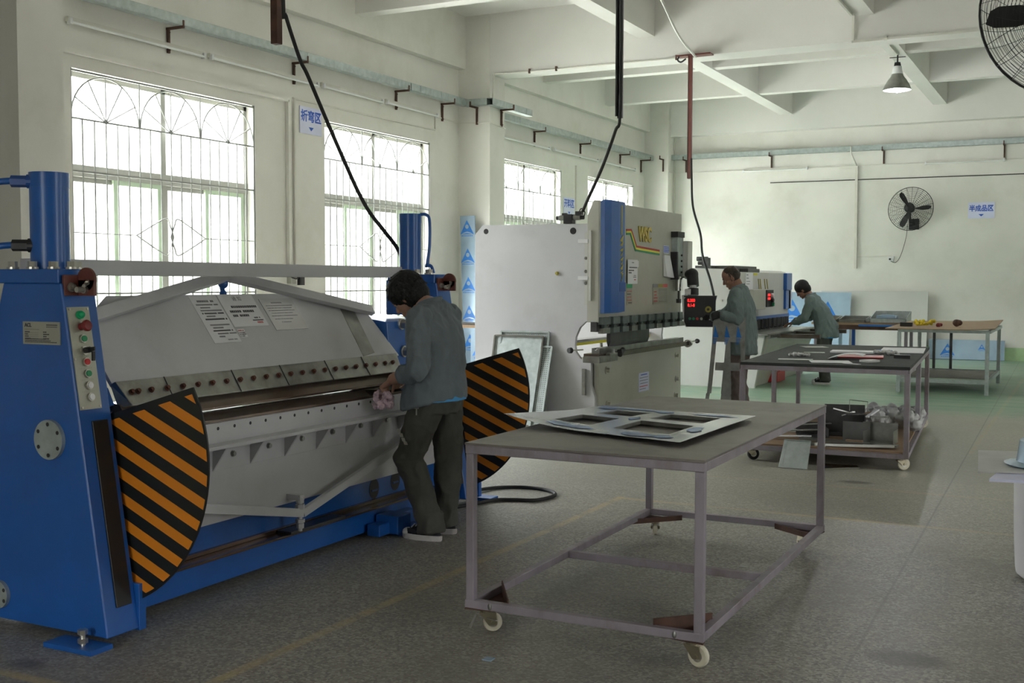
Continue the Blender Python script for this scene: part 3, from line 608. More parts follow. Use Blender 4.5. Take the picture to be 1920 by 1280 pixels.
# round covers on the near post
for (x,z,r,holes) in ((-3.975,.868,.086,6),(-4.315,.152,.062,6)):
    b = MB(); b.cyl((x,3.42,z),(x,3.402,z),r,n=40)
    b.use('galv')
    dk = b
    b.use('black')
    for i in range(holes):
        a = PI/6+2*PI*i/holes; b.cyl((x+r*.78*math.cos(a),3.4015,z+r*.78*math.sin(a)),(x+r*.78*math.cos(a),3.4008,z+r*.78*math.sin(a)),.009,n=10)
    b.build('round_cover',None,fm) if False else b.build('round_cover','galv',fm)
# rating plate
b = MB(); b.use('platec'); b.box(-4.131,-3.905,3.415,3.42,1.276,1.374); b.use('ink')
for i,z in enumerate((1.340,1.325,1.317,1.309,1.301)):
    b.box(-4.12,-4.03,3.4144,3.4149,z,z+.0012) if i==0 else b.box(-4.118,-4.035,3.4144,3.4149,z,z+.0008)
for r_ in range(4):
    for x0 in (-4.118,-4.005):
        xx = x0
        for c_ in range(rnd.randint(3,5)): w_ = rnd.uniform(.004,.007); b.box(xx,xx+w_,3.4142,3.4149,1.327-.0095*r_,1.332-.0095*r_); xx += w_+.002
for r_ in range(3):
    xx = -4.118
    while xx < -3.93-.03*r_: w_ = rnd.uniform(.004,.008); b.box(xx,xx+w_,3.4142,3.4149,1.284+.0065*r_,1.288+.0065*r_); xx += w_+.003
xx=-3.985
while xx<-3.925: b.box(xx,xx+.005,3.4142,3.4149,1.358,1.363); b.box(xx,xx+.004,3.4142,3.4149,1.350,1.354); xx+=.0075
b.build('rating_plate','platec',fm)
text('plate_lettering','ACL',.022,(1,0,0),(0,0,1),(-4.098,3.4145,1.358),'ink',fm,bold=.0008)
# control panel on the slanted front face of the near post
def FP(y,z,off=0): return V(fx(z)+off*.987, y, z+off*.158)
b = MB(); b.hull8([FP(3.432,1.0,.0),FP(3.432,1.0,.006),FP(3.548,1.0,.006),FP(3.548,1.0,.0),FP(3.432,1.437,.0),FP(3.432,1.437,.006),FP(3.548,1.437,.006),FP(3.548,1.437,.0)])
b.use('inkgrey')
for z in (1.428,1.379,1.330,1.276,1.226,1.176,1.126,1.076):
    yy = 3.455
    while yy < 3.52: b.hull8([FP(yy,z-.004,.006),FP(yy,z-.004,.0067),FP(yy+.006,z-.004,.0067),FP(yy+.006,z-.004,.006),FP(yy,z+.003,.006),FP(yy,z+.003,.0067),FP(yy+.006,z+.003,.0067),FP(yy+.006,z+.003,.006)]); yy += .009
cpn = b.build('control_panel','platec',fm)
nF = V(.987,0,.158)
for y,z in ((3.442,1.427),(3.538,1.427),(3.442,1.01),(3.538,1.01),(3.437,1.215)):
    b = MB(); p=FP(y,z,.006); b.cyl(p,p+nF*.004,.005,n=10); b.build('screw','bolt',cpn)
for z,m_,kind in ((1.402,'greenlit',0),(1.352,'darkred',1),(1.300,'green',2),(1.250,'black',3),(1.201,'red',2),(1.151,'green',2),(1.101,'whiteplastic',2),(1.051,'whiteplastic',2)):
    p = FP(3.492,z,.006); b = MB()
    if kind==0: b.cyl(p,p+nF*.012,.019,.018,n=20); b.sph(p+nF*.014,.015,14,8)
    elif kind==1: b.cyl(p,p+nF*.022,.016,n=18); b.lathe(p+nF*.022,nF,[(.017,0),(.024,.008),(.025,.018),(.020,.024),(.008,.026)],20)
    elif kind==2: b.use('bolt').cyl(p,p+nF*.010,.019,.018,n=20); b.use(m_).cyl(p+nF*.010,p+nF*.015,.0135,n=18)
    else: b.use('bolt').cyl(p,p+nF*.008,.019,n=20); b.use('black').cyl(p+nF*.008,p+nF*.035,.013,n=16); b.obox(p+nF*.045,nF*.02,V(0,.003,0),V(0,0,.009)); b.obox(p+nF*.05+V(0,.005,-.03),V(.004,0,0),V(0,.007,0),V(0,0,.02))
    b.build('emergency_button' if kind==1 else 'key_switch' if kind==3 else 'push_button', m_, cpn, smooth=True, angle=40)
# striped sector plates
def sector(y, dx, dz, nm_label):
    c = V(-3.95+dx,0,.78+dz); R_=.68
    tl = V(-3.863+dx,0,.955+dz); bt = V(-3.726+dx,0,.14+dz)
    arc = [V(c.x+R_*math.cos(a),0,c.z+R_*math.sin(a)) for a in [math.radians(28.5-99.5*i/28) for i in range(29)]]
    poly = [tl]+arc+([bt] if (arc[-1]-bt).length>.02 else [])
    b = MB(); b.prism([(p.x,y,p.z) for p in poly],(0,.008,0)); plate = b.build('striped_end_plate','signblack',fm)
    # stripes: clip bands against the inset plate
    cen = sum(poly,Vector())/len(poly); ins = [cen+(p-cen)*(.945) for p in poly]
    dr = V(math.cos(math.radians(-23.5)),0,math.sin(math.radians(-23.5))); nn = V(-dr.z,0,dr.x)
    def clip(pl, n_, d_):
        out=[]
        for i in range(len(pl)):
            a,b_=pl[i],pl[(i+1)%len(pl)]; sa,sb=n_.dot(a)-d_,n_.dot(b_)-d_
            if sa<=0: out.append(a)
            if sa*sb<0: out.append(a+(b_-a)*(sa/(sa-sb)))
        return out
    base = nn.dot(V(-3.847+dx,0,.768+dz)); b = MB()
    for k_ in range(-8,8):
        lo = base-.046+k_*.099; hi = lo+.045
        q = clip(clip(ins,nn,hi),-nn,-lo)
        if len(q)>2 and k_<7: b.prism([(p.x,y-.0012,p.z) for p in q],(0,.001,0))
    b.build('orange_stripes','orange',plate)
sector(3.615,0,0,'near'); sector(6.79,-.068,.0,'far')
# clamping beam: inclined plate, stiffening truss, bolted strip, blade
nP = V(.803,0,.595)
def PL(y,z,off=0): return V(-4.10-.7407*(z-1.07),y,z)+nP*off
b = MB(); out = [(3.88,1.06),(3.88,1.32),(4.0,1.40),(4.14,1.475),(5.95,1.475),(6.29,1.35),(6.36,1.06)]
b.prism([PL(y,z,-.02) for y,z in out], nP*.02); b.build('clamp_plate','lgrey',fm,bevel=.002)
b = MB()
for (a,c) in (((3.87,1.345),(5.06,1.56)),((5.06,1.56),(6.30,1.335))):
    p,q = PL(*a,.035),PL(*c,.035); b.bar(p,q,.065,.035,up=nP)
b.build('stiffening_truss','lgrey',fm,bevel=.003)
b = MB(); b.cyl(PL(5.02,1.40,-.05),PL(5.06,1.545,-.02),.014,n=10); b.sph(PL(5.05,1.535,0),.03); b.sph(PL(5.03,1.49,-.02),.022); b.build('truss_screw','blue',fm,smooth=True)
b = MB(); b.prism([PL(y,z,.0005) for y,z in ((6.02,1.375),(6.155,1.35),(6.10,1.09),(5.96,1.075))],nP*.002); b.build('bare_steel_patch','steel',fm)
b = MB(); b.box(-4.39,-4.31,3.62,6.74,1.575,1.652); b.build('top_beam','lgrey',fm,bevel=.004)
b = MB(); st = V(.07,0,-.095)
b.hull8([(-4.09,3.86,1.065),(-4.055,3.86,1.08),(-4.055,6.27,1.08),(-4.09,6.27,1.065),(-4.04,3.86,.955),(-3.985,3.90,.968),(-3.985,6.23,.968),(-4.04,6.27,.955)])
b.build('bolted_strip','steel',fm,bevel=.003)
for y in (4.17,4.66,5.06,5.48,5.86):
    b = MB(); b.obox((-4.0185,y,1.024),V(.0353,0,-.056),(0,.0015,0),(.0025,0,.0012)); b.build('strip_joint','black',fm)
sd = V(.848,0,.53)
yb_ = [3.925,3.965]+[4.05+.1066*i for i in range(20)]+[6.165,6.21][:1]
for y in yb_: bezel_bolt(V(-4.020,y,1.026),sd,.011,.016,m='rustbolt',parent=fm)
b = MB(); b.prism([(-4.10,3.86,.98),(-4.03,3.86,.972),(-3.985,3.86,.905),(-3.985,3.86,.893),(-4.04,3.86,.885),(-4.14,3.86,.92)],(0,2.40,0)); b.build('folding_blade','oilsteel',fm,bevel=.002)
b = MB(); b.prism([(-4.20,3.7,.92),(-4.06,3.7,.97),(-4.10,3.7,1.05),(-4.30,3.7,1.05)],(0,.16,0)); b.prism([(-4.30,3.62,.90),(-4.02,3.62,.90),(-4.10,3.62,1.10),(-4.38,3.62,1.32)],(0,.14,0)); b.build('lift_arm','blue',fm,bevel=.003)
b = MB(); b.prism([(-4.45,6.33,.88),(-4.13,6.33,.88),(-4.17,6.33,1.28),(-4.45,6.33,1.32)],(0,.43,0)); b.box(-4.35,-4.22,6.60,6.76,1.32,1.56); b.build('lift_arm','blue',fm,bevel=.004)
for z in (1.262,1.077): 
    b = MB(); x_ = -4.17 if z>1.2 else -4.15; b.cyl((x_,6.50,z),(x_+.015,6.50,z),.04,n=20); b.cyl((x_+.015,6.5,z),(x_+.06,6.5,z),.032,n=6); b.build('hex_bolt','bolt',fm,bevel=.002)
b = MB(); b.box(-4.24,-4.10,6.40,6.60,.90,.99); b.build('lift_stop','black',fm,bevel=.01)
# lower jaw, folding apron with holes, ledge, gussets, big plate, tension rod
b = MB(); b.box(-4.6,-3.975,3.63,6.7,.868,.884); b.build('lower_jaw','shinysteel',fm)
b = MB(); b.prism([(-3.972,3.63,.884),(-3.965,3.63,.884),(-3.88,3.63,.858),(-3.88,3.63,.843),(-3.96,3.63,.83),(-3.972,3.63,.85)],(0,3.06,0)); b.build('apron_edge_bar','oilsteel',fm,bevel=.001)
b = MB(); b.box(-3.96,-3.88,3.63,6.69,.70,.842); ap = b.build('folding_apron','lgrey',fm,bevel=.003)
for i in range(19):
    y = 3.85+.1225*i+.02
    if y>6.2: break
    b = MB(); b.cyl((-3.8805,y,.812+.006*(y-4.3)),(-3.8795,y,.812+.006*(y-4.3)),.009,n=12); b.build('screw_hole','black',ap)
b = MB(); b.box(-3.885,-3.795,3.63,6.69,.722,.740); b.build('apron_ledge','lgrey',fm,bevel=.002)
b = MB(); b.box(-3.96,-3.885,3.66,6.69,.60,.722); b.box(-3.93,-3.893,3.66,6.68,.335,.602); b.build('front_plate','lgrey',fm,bevel=.002)
for i in range(-2,8):
    y = 4.322+.283*i; b = MB(); b.prism([(-3.885,y,.722),(-3.797,y,.722),(-3.885,y,.600)],(0,.012,0)); b.build('gusset','lgrey',fm)
    bezel_bolt((-3.884,y+.15,.672+.004*i),(1,0,0),.013,.014,m='steel',parent=fm)
b = MB()
for a,c in (((3.66,.555),(4.95,.285)),((4.95,.285),(6.66,.70))):
    b.bar((-3.815,*a),(-3.815,*c),.030,.046,up=(1,0,0)) if False else b.bar((-3.815,a[0],a[1]),(-3.815,c[0],c[1]),.028,.046)
for y,z in ((3.72,.53),(6.6,.68)): b.box(-3.90,-3.80,y-.03,y+.03,z-.03,z+.03)
b.build('tension_bar','lgrey',fm,bevel=.002)
b = MB(); b.cyl((-3.815,4.93,.19),(-3.815,4.93,.375),.012,n=12); b.cyl((-3.815,4.93,.205),(-3.815,4.93,.232),.021,n=6); b.cyl((-3.815,4.93,.237),(-3.815,4.93,.255),.026,n=6)
b.cyl((-3.815,4.93,.312),(-3.815,4.93,.338),.026,n=6); b.cyl((-3.815,4.93,.345),(-3.815,4.93,.38),.022,n=12); b.box(-3.90,-3.80,4.91,4.95,.36,.39); b.build('tension_screw','lgrey',fm)
# blue lower frame, rail, base
b = MB(); b.box(-4.5,-3.95,3.6,6.78,.12,.62); b.build('lower_frame','blue',fm,bevel=.004)
for y,z in ((5.845,.262),(6.085,.275)):
    b = MB(); rg = [b.ring((-3.9495,y,z),(0,.052,0),(0,0,.062),24),b.ring((-3.9475,y,z),(0,.052,0),(0,0,.062),24)]; b.skin(rg); b.build('access_hole','black',fm)
    b = MB(); b.cyl((-3.9470,y-.03,z-.01),(-3.9470,y+.03,z-.01),.006,n=6); b.build('hose','bluedark',fm)
b = MB(); b.box(-3.95,-3.835,3.63,6.5,.168,.180); b.box(-3.95,-3.925,3.63,6.5,.18,.20); b.build('guide_rail','oilsteel',fm,bevel=.002)
b = MB(); b.box(-3.915,-3.82,4.86,5.36,.1805,.196); b.build('rail_plate','darksteel',fm,bevel=.002)
b = MB(); b.box(-4.4,-3.875,3.60,6.79,.035,.168); b.build('base_beam','blue',fm,bevel=.003)
# foot pedal
b = MB(); b.box(-3.85,-3.76,5.62,5.78,0.02,.09); b.box(-3.86,-3.70,5.73,5.88,.02,.13); b.box(-3.87,-3.80,5.86,6.10,.03,.11); b.build('foot_pedal','blue',fm,bevel=.006)
b = MB(); b.box(-3.86,-3.66,5.80,6.12,0,.02); b.build('pedal_base','bluedark',fm)
b = MB(); b.box(-4.20,-4.12,6.963,6.967,1.38,1.45); b.build('small_plate','platec',fm)
# notices taped to the clamp plate (each is a sheet of its own)
def sheet(label, y0,y1,z0,z1, m, rows, title, big=0, slv=False):
    t = thing('paper_notice',label,'notice',PL((y0+y1)/2,z0)); o0 = .004 if not slv else .006
    b = MB(); b.use(m); b.prism([PL(y0,z0,.001),PL(y1,z0,.001),PL(y1,z1,.001),PL(y0,z1,.001)],nP*.0012 if not slv else nP*.004); b.mats.append(m) if not b.mats else None
    u = (PL(0,1.2)-PL(0,1.1)).normalized(); H=(z1-z0)/.8036/ .7407*.7407; L_=(PL(y0,z1)-PL(y0,z0)).length; W_=y1-y0
    def dash(yy,s,w,h,m_='ink'):
        b.use(m_); p = PL(y0,z1,.0028 if not slv else .0055)-u*s+V(0,yy,0); b.obox(p+V(0,w/2,0)-u*h/2, V(0,w/2,0), u*h/2, nP*.0003)
    for (s,yy0,yy1,h,m_) in rows:
        yy = yy0*W_
        while yy < yy1*W_:
            w = h*rnd.uniform(.6,.95); dash(yy,s*L_,w,h,m_); yy += w+h*.25
            if rnd.random()<.08: yy += h
    b.build('sheet',m,t)
    if title: text('title',title,title and (.034 if big else .026),(0,1,0),u,PL(y0+W_*.5,z1,.003)-u*L_*.15,'inkgrey',t,extr=.0002)
sheet('tall printed notice taped on the grey clamp plate, leftmost of the sheets',4.708,4.925,1.213,1.473,'paper',
  [(.12,.2,.8,.013,'inkgrey'),(.20,.1,.9,.009,'inkgrey'),(.26,.2,.55,.009,'inkgrey'),(.32,.15,.9,.009,'inkgrey'),(.38,.15,.92,.009,'ink'),(.44,.25,.55,.009,'inkgrey'),(.50,.15,.92,.010,'ink'),(.62,.2,.9,.009,'inkgrey'),(.68,.25,.6,.009,'inkgrey'),(.74,.2,.92,.009,'ink'),(.80,.3,.95,.009,'inkgrey'),(.86,.3,.5,.009,'inkgrey'),(.93,.55,.9,.007,'inkgrey')],None)
sheet('wide printed notice with few bold lines, second sheet on the clamp plate',4.935,5.233,1.292,1.473,'paper',
  [(.36,.22,.95,.015,'ink'),(.50,.12,.78,.015,'ink'),(.63,.14,.55,.015,'ink'),(.72,.70,.85,.009,'ink'),(.80,.62,.92,.008,'ink'),(.86,.72,.86,.012,'redink')],'\u901a \u77e5',1)
sheet('shiny plastic-sleeved sheet, rightmost on the clamp plate',5.272,5.574,1.262,1.443,'plasticpaper',
  [(.12,.3,.6,.009,'inkgrey'),(.22,.1,.9,.004,'inkgrey'),(.3,.1,.85,.004,'inkgrey'),(.38,.1,.9,.004,'inkgrey'),(.46,.15,.8,.004,'inkgrey'),(.55,.1,.9,.004,'inkgrey'),(.65,.15,.7,.004,'inkgrey'),(.75,.3,.6,.005,'inkgrey')],None,slv=True)
sheet('small torn label below the bold notice on the clamp plate',4.94,5.0,1.235,1.281,'paper',[(.15,.1,.8,.006,'redink'),(.4,.1,.9,.005,'ink'),(.6,.1,.9,.005,'ink'),(.8,.1,.6,.005,'ink')],None)
# ------------------------------------------------------------------ press brake
pb = thing('press_brake','grey press brake with blue stripe panel and tall side plates','press brake',(-5.3,12.5,0))
def sideplate(y):
    b = MB(); out = [(-6.15,0),(-4.69,0),(-4.69,.32),(-4.735,.45),(-4.735,.68),(-4.78,.695),(-4.86,.73),(-4.915,.80),(-4.925,.87),(-4.915,.96),(-4.87,1.06),(-4.80,1.125),(-4.745,1.14),(-4.745,2.165),(-6.05,2.177),(-6.15,2.07)]
    b.prism([(x,y,z) for x,z in out],(0,.05,0)); o = b.build('side_plate','lgrey',pb,bevel=.003)
    for x,z,r in ((-6.008,2.105,.030),(-4.952,2.092,.036)):
        b = MB(); b.use('black' if r>.033 else 'shinysteel'); b.cyl((x,y-.0012,z),(x,y+.0005,z),r,n=24); b.build('lifting_hole','black',o)
    return o
sp_ = sideplate(11.12); sideplate(13.86)
b = MB(); b.box(-6.1,-5.2,11.17,13.86,1.75,2.10); b.build('oil_tank','cream',pb,bevel=.01)
b = MB(); b.box(-5.0,-4.72,11.2,13.85,0.05,.72); b.box(-4.72,-4.665,11.17,13.88,0.0,.735); b.build('bed','ramgrey',pb,bevel=.003)
b = MB(); b.prism([(-4.77,11.08,1.12),(-4.64,11.08,1.12),(-4.64,11.08,2.405),(-4.70,11.08,2.405),(-4.77,11.08,2.25)],(0,2.70,0)); ram = b.build('ram','ramgrey',pb,bevel=.003)
for y in (11.35,13.6):
    b = MB(); b.cyl((-4.90,y,1.45),(-4.90,y,2.10),.11,n=24); b.cyl((-4.86,y,1.2),(-4.86,y,1.45),.04,n=16); b.build('ram_cylinder','cream',pb,smooth=True,angle=40)
b = MB(); b.box(-4.745,-4.72,11.06,11.10,1.35,2.09); b.box(-4.82,-4.745,11.115,11.12,1.30,2.08); b.build('guide_strip','cream',pb)
for z in (1.98,1.59):
    b = MB(); b.box(-4.87,-4.755,11.06,11.12,z-.02,z+.02); b.build('guide_block','whiteplastic',pb,bevel=.003)
for z in (1.80,1.66,1.535): bezel_bolt((-4.80,11.115,z),(0,-1,0),.014,.012,m='steel',parent=pb)
bezel_bolt((-5.135,11.12,1.64),(0,-1,0),.016,.03,m='goldpaint',parent=pb)
b = MB(); b.cyl((-4.80,11.1,.43),(-4.80,11.1,.60),.012,n=8); b.box(-4.83,-4.79,11.09,11.118,.34,.62); b.build('small_bracket','steel',pb)
# blue stripe panel
b = MB(); pr = [(11.13,0),(11.16,.035),(11.30,.055),(11.50,.06),(11.70,.05),(11.79,.0)]
lo = [(y,1.215) for y,_ in pr]; lo[-1] = (11.79,1.40); lo[-2] = (11.715,1.225)
rg = [[b.b.verts.new((-4.64+d,y,z)) for (y,z),(_,d) in zip(lo,pr)],[b.b.verts.new((-4.64+d,y,2.40+(.02 if 0<i<5 else 0))) for i,(y,d) in enumerate(pr)]]
for i in range(5): b.face([rg[0][i],rg[0][i+1],rg[1][i+1],rg[1][i]])
b.face(rg[0]); b.face(rg[1]); b.build('stripe_panel','blue',pb)
b = MB(); b.box(-4.60,-4.5795,11.535,11.715,1.445,1.545); b.build('panel_opening','bluedark',pb)
b = MB(); b.box(-4.595,-4.5795,11.575,11.605,2.06,2.38)
for i,(z,w,h) in enumerate(((2.02,.055,.05),(1.965,.05,.035),(1.90,.055,.025),(1.86,.03,.04),(1.80,.05,.03),(1.76,.03,.035),(1.71,.045,.04),(1.66,.03,.03),(1.60,.01,.06))):
    b.hull8([(-4.595,11.59-w,z-h*.5),(-4.5792,11.59-w,z-h*.5),(-4.5792,11.59+w*.4,z-h*.8),(-4.595,11.59+w*.4,z-h*.8),(-4.595,11.65-w*.4,z+h*.8),(-4.5792,11.65-w*.4,z+h*.8),(-4.5792,11.59+w,z+h*.5),(-4.595,11.59+w,z+h*.5)])
b.build('gold_mark','goldpaint',pb)
# coloured line and gold letters
for nm,m_,dz in (('logo_line','cratered',.0),('logo_line','yellow',-.022),('logo_line','green',-.044)):
    b = MB(); P_ = [(11.868,2.127+dz),(12.02+dz*.6,2.134+dz),(12.19+dz*.9,1.953+dz),(12.958,1.923+dz)]
    for p,q in zip(P_,P_[1:]): b.bar((-4.638,*p),(-4.638,*q),.022,.008,up=(1,0,0))
    b.build(nm,m_,pb)
text('gold_lettering','WSC',.235,(0,1,0),(0,0,1),(-4.632,12.45,2.09),'gold',pb,extr=.006,bold=.008,squash=.80)
# notices on the ram and bed
def flat(nm,y0,y1,z0,z1,m_,x=-4.638,parent=None,th=.002,rows=None):
    b = MB(); b.use(m_); b.box(x,x+th,y0,y1,z0,z1)
    for (f,a,c,h,mm) in rows or []:
        b.use(mm); yy = y0+(y1-y0)*a; z = z1-(z1-z0)*f
        if h>.02: b.box(x+th,x+th+.0006,yy,y0+(y1-y0)*c,z-h,z)
        else:
            while yy < y0+(y1-y0)*c: w = h*rnd.uniform(.7,1.3); b.box(x+th,x+th+.0006,yy,yy+w,z-h,z); yy += w+h*.35
    return b.build(nm,m_,parent or pb)
flat('paper_sign',11.875,12.18,1.528,1.80,'paper',x=-4.62,rows=[(.10,.4,.6,.012,'inkgrey'),(.30,.15,.9,.013,'ink'),(.42,.08,.6,.013,'ink'),(.52,.08,.35,.013,'ink'),(.64,.6,.8,.009,'inkgrey'),(.71,.55,.85,.007,'ink'),(.8,.65,.8,.014,'redink')])
flat('paper_tab',12.19,12.26,1.72,1.79,'paper')
flat('safety_label',11.885,12.06,1.29,1.525,'platec',rows=[(0,0,1,.045,'greenlit'),(.32,.1,.9,.009,'redink'),(.46,.1,.7,.008,'ink'),(.6,.1,.8,.009,'redink'),(.75,.1,.9,.008,'redink'),(.88,.3,.9,.008,'ink')])
flat('load_table',12.74,13.26,1.285,1.525,'platec',rows=[(0,0,.34,.04,'inkgrey'),(0,.34,.67,.04,'goldpaint'),(0,.67,1,.04,'redink'),(.35,.08,.25,.016,'redink'),(.5,.1,.22,.019,'redink'),(.65,.06,.28,.018,'redink'),(.8,.06,.28,.019,'redink')]+[(.24+.08*i,.38,.95,.004,'inkgrey') for i in range(9)])
flat('blue_badge',13.10,13.30,1.90,1.99,'signboard',rows=[(.1+.22*i,.06,.95,.012,'signblue') for i in range(4)])
b = MB()
b.hull8([(-4.63,13.09,1.62),(-4.585,13.10,1.615),(-4.585,13.36,1.60),(-4.63,13.36,1.60),(-4.638,13.09,1.875),(-4.62,13.09,1.875),(-4.62,13.30,1.87),(-4.638,13.30,1.87)]); b.build('hanging_papers','paper',pb)
flat('bed_label',12.36,12.70,.27,.49,'signboard',x=-4.664,rows=[(.08,.2,.8,.014,'signblue'),(.25,.1,.9,.008,'inkgrey'),(.4,.1,.9,.008,'inkgrey'),(.55,.15,.9,.008,'inkgrey'),(.7,.1,.85,.012,'redink'),(.85,.1,.7,.008,'inkgrey')])
for y,z in ((11.37,.594),(13.68,.624),(13.69,.326),(11.4,.22),(13.66,.12)):
    b = MB(); b.cyl((-4.665,y,z),(-4.655,y,z),.04,n=20); b.cyl((-4.655,y,z),(-4.62,y,z),.026,n=6); b.build('bed_bolt','bolt',pb)
# stroke box at the right end of the ram
b = MB(); b.box(-4.64,-4.50,13.62,13.80,1.60,2.06); b.build('stroke_box','cream',pb,bevel=.004)
b = MB(); b.box(-4.64,-4.56,13.40,13.62,1.63,2.10); b.build('stroke_gauge','galv',pb,bevel=.004)
b = MB(); b.box(-4.64,-4.553,13.37,13.41,1.58,1.92); b.build('gauge_slot','black',pb); b = MB(); b.box(-4.64,-4.55,13.38,13.64,2.10,2.17); b.build('gauge_cap','black',pb)
for z in (1.67,1.74,1.81,1.88): b = MB(); b.cyl((-4.56,13.54,z),(-4.545,13.54,z),.012,n=8); b.build('gauge_screw','black',pb)
b = MB(); b.cyl((-4.58,13.52,1.44),(-4.58,13.52,1.60),.045,n=20); b.cyl((-4.58,13.52,1.60),(-4.58,13.52,1.615),.07,n=20); b.build('stop_cylinder','shinysteel',pb,smooth=True,angle=40)
b = MB(); b.cyl((-4.58,13.52,1.30),(-4.58,13.52,1.44),.014,n=8); b.cyl((-4.58,13.52,1.29),(-4.58,13.52,1.34),.032,n=12); b.build('stop_rod','darksteel',pb)
# clamps, punch, die and table
b = MB(); b.box(-4.72,-4.65,11.06,13.82,1.02,1.125); b.build('tool_holder','darksteel',pb,bevel=.002)
for i in range(10):
    y = 11.10+.276*i
    b = MB(); b.box(-4.66,-4.585,y,y+.20,1.095,1.175); b.box(-4.64,-4.60,y+.06,y+.15,1.06,1.095); b.build('tool_clamp','clampsteel',pb,bevel=.004)
    b = MB(); b.box(-4.66,-4.59,y+.02,y+.20,1.00,1.06); b.cyl((-4.59,y+.11,1.085),(-4.575,y+.11,1.085),.012,n=8); b.build('clamp_jaw','clampsteel' if i%3 else 'steel',pb,bevel=.004)
b = MB(); b.prism([(-4.70,11.46,1.03),(-4.655,11.46,1.03),(-4.655,11.46,.90),(-4.675,11.46,.845),(-4.685,11.46,.845),(-4.70,11.46,.90)],(0,1.22,0)); b.build('punch','darksteel',pb,bevel=.002)
b = MB(); b.prism([(-4.73,11.12,.79),(-4.64,11.12,.79),(-4.64,11.12,.845),(-4.665,11.12,.845),(-4.685,11.12,.82),(-4.705,11.12,.845),(-4.73,11.12,.845)],(0,2.78,0)); b.build('v_die','steel',pb,bevel=.002)
b = MB(); b.box(-4.78,-4.61,11.02,13.98,.735,.79); b.build('bed_rail','oilsteel',pb,bevel=.003)
b = MB(); b.box(-4.75,-4.56,10.93,11.45,.70,.765); b.box(-4.60,-4.55,11.2,11.42,.765,.79); b.cyl((-4.57,11.34,.78),(-4.57,11.34,.83),.02,n=10); b.build('front_support','steel',pb,bevel=.004)
b = MB(); b.cyl((-4.56,11.5,.76),(-4.56,11.60,.81),.03,n=12); b.cyl((-4.58,11.5,.79),(-4.53,11.5,.80),.025,n=10); b.build('clamp_handle','black',pb)
for (p,q) in (((-4.80,11.05,.83),(-4.86,10.88,.83)),((-4.64,13.98,.78),(-4.64,14.46,.77))):
    b = MB(); b.cyl(p,q,.008,n=8); b.build('gauge_rod','bolt',pb)
    b = MB(); d_ = (V(q)-V(p)).normalized(); b.cyl(V(q),V(q)+d_*.04,.032,.028,n=14); b.build('hand_knob','black',pb,bevel=.003)
b = MB(); b.cyl((-4.62,14.0,.76),(-4.62,14.06,.76),.05,n=16); b.build('end_disc','shinysteel',pb)
b = MB(); b.box(-5.14,-5.08,11.18,13.85,.84,.875); b.build('back_gauge','yellow',pb)
b = MB(); b.box(-5.22,-5.06,11.18,13.85,.875,.905); b.cyl((-5.11,12.3,.5),(-5.11,12.3,.84),.02,n=8); b.build('gauge_beam','shinysteel',pb)
# valve block on top of the near plate
b = MB(); b.box(-5.06,-4.96,11.10,11.2,2.17,2.27); b.build('valve_block','black',pb,bevel=.004)
b = MB(); b.cyl((-5.13,11.15,2.235),(-4.88,11.15,2.235),.028,n=16); b.build('solenoid','steel',pb,smooth=True,angle=40)
b = MB(); b.cyl((-5.16,11.15,2.235),(-5.12,11.15,2.235),.022,n=12); b.cyl((-4.89,11.15,2.235),(-4.84,11.15,2.235),.022,n=12); b.box(-5.09,-5.04,11.13,11.17,2.26,2.285); b.box(-4.93,-4.86,11.12,11.18,2.262,2.30); b.build('solenoid_cap','black',pb)
b = MB(); b.tube(bez([(-4.90,11.15,2.29),(-4.87,11.15,2.33),(-4.83,11.15,2.29),(-4.84,11.15,2.24)],5),.006,6); b.build('valve_wire','black',pb)
# ------------------------------------------------------------------ control console on its arm
cn = thing('control_console','black control console with red digits hanging from an arm','console',(-4.24,13.3,1.2))
fwd = V(.26,-.966,0).normalized(); rt_ = V(.966,.26,0).normalized(); cc = V(-4.235,13.30,1.20)
def CP(a,d,z): return cc+rt_*a+fwd*d+V(0,0,z)
b = MB(); b.prism([CP(-.19,.0,-.14),CP(-.165,.0,-.195),CP(.185,.0,-.195),CP(.185,.0,.12),CP(.20,.0,.185),CP(-.165,.0,.185),CP(-.195,.0,.14)],-fwd*.16); b.build('case','black',cn,bevel=.004)
b = MB(); b.prism([CP(-.20,.005,-.13),CP(-.17,.005,-.20),CP(-.163,.005,-.19),CP(-.188,.005,-.13),CP(-.192,.005,.14),CP(-.163,.005,.18),CP(-.175,.005,.195),CP(-.22,.005,.19)],-fwd*.17); b.build('side_cheek','whiteplastic',cn)
b = MB(); b.obox(CP(0,.012,-.165),rt_*.165,fwd*.015,V(0,0,.02)); b.build('lower_lip','black',cn)
b = MB(); b.obox(CP(.0,.02,.175),rt_*.19,fwd*.03,V(0,0,.008)); b.build('visor','black',cn)
b = MB(); b.obox(CP(-.055,.003,.05),rt_*.11,fwd*.003,V(0,0,.12)); b.build('display_window','signblack',cn)
for j,row in enumerate(('0.350','0.1-8')):
    text('red_digits',row,.052,rt_,(0,0,1),CP(-.105,.0075,.125-.058*j),'led',cn,extr=.001,bold=.002,squash=.8)
b = MB(); b.cyl(CP(.10,.0,.02),CP(.10,.012,.02),.038,n=24); b.build('stop_ring','goldpaint',cn); b = MB(); b.cyl(CP(.10,.012,.02),CP(.10,.03,.02),.016,n=14); b.build('stop_knob','black',cn)
for a,m_ in ((-.12,'green'),(-.075,'green'),(-.03,'red'),(.02,'platec'),(.065,'black'),(.12,'whiteplastic')):
    b = MB(); b.cyl(CP(a,.0,-.095),CP(a,.016,-.095),.017,n=14); b.build('push_button',m_,cn)
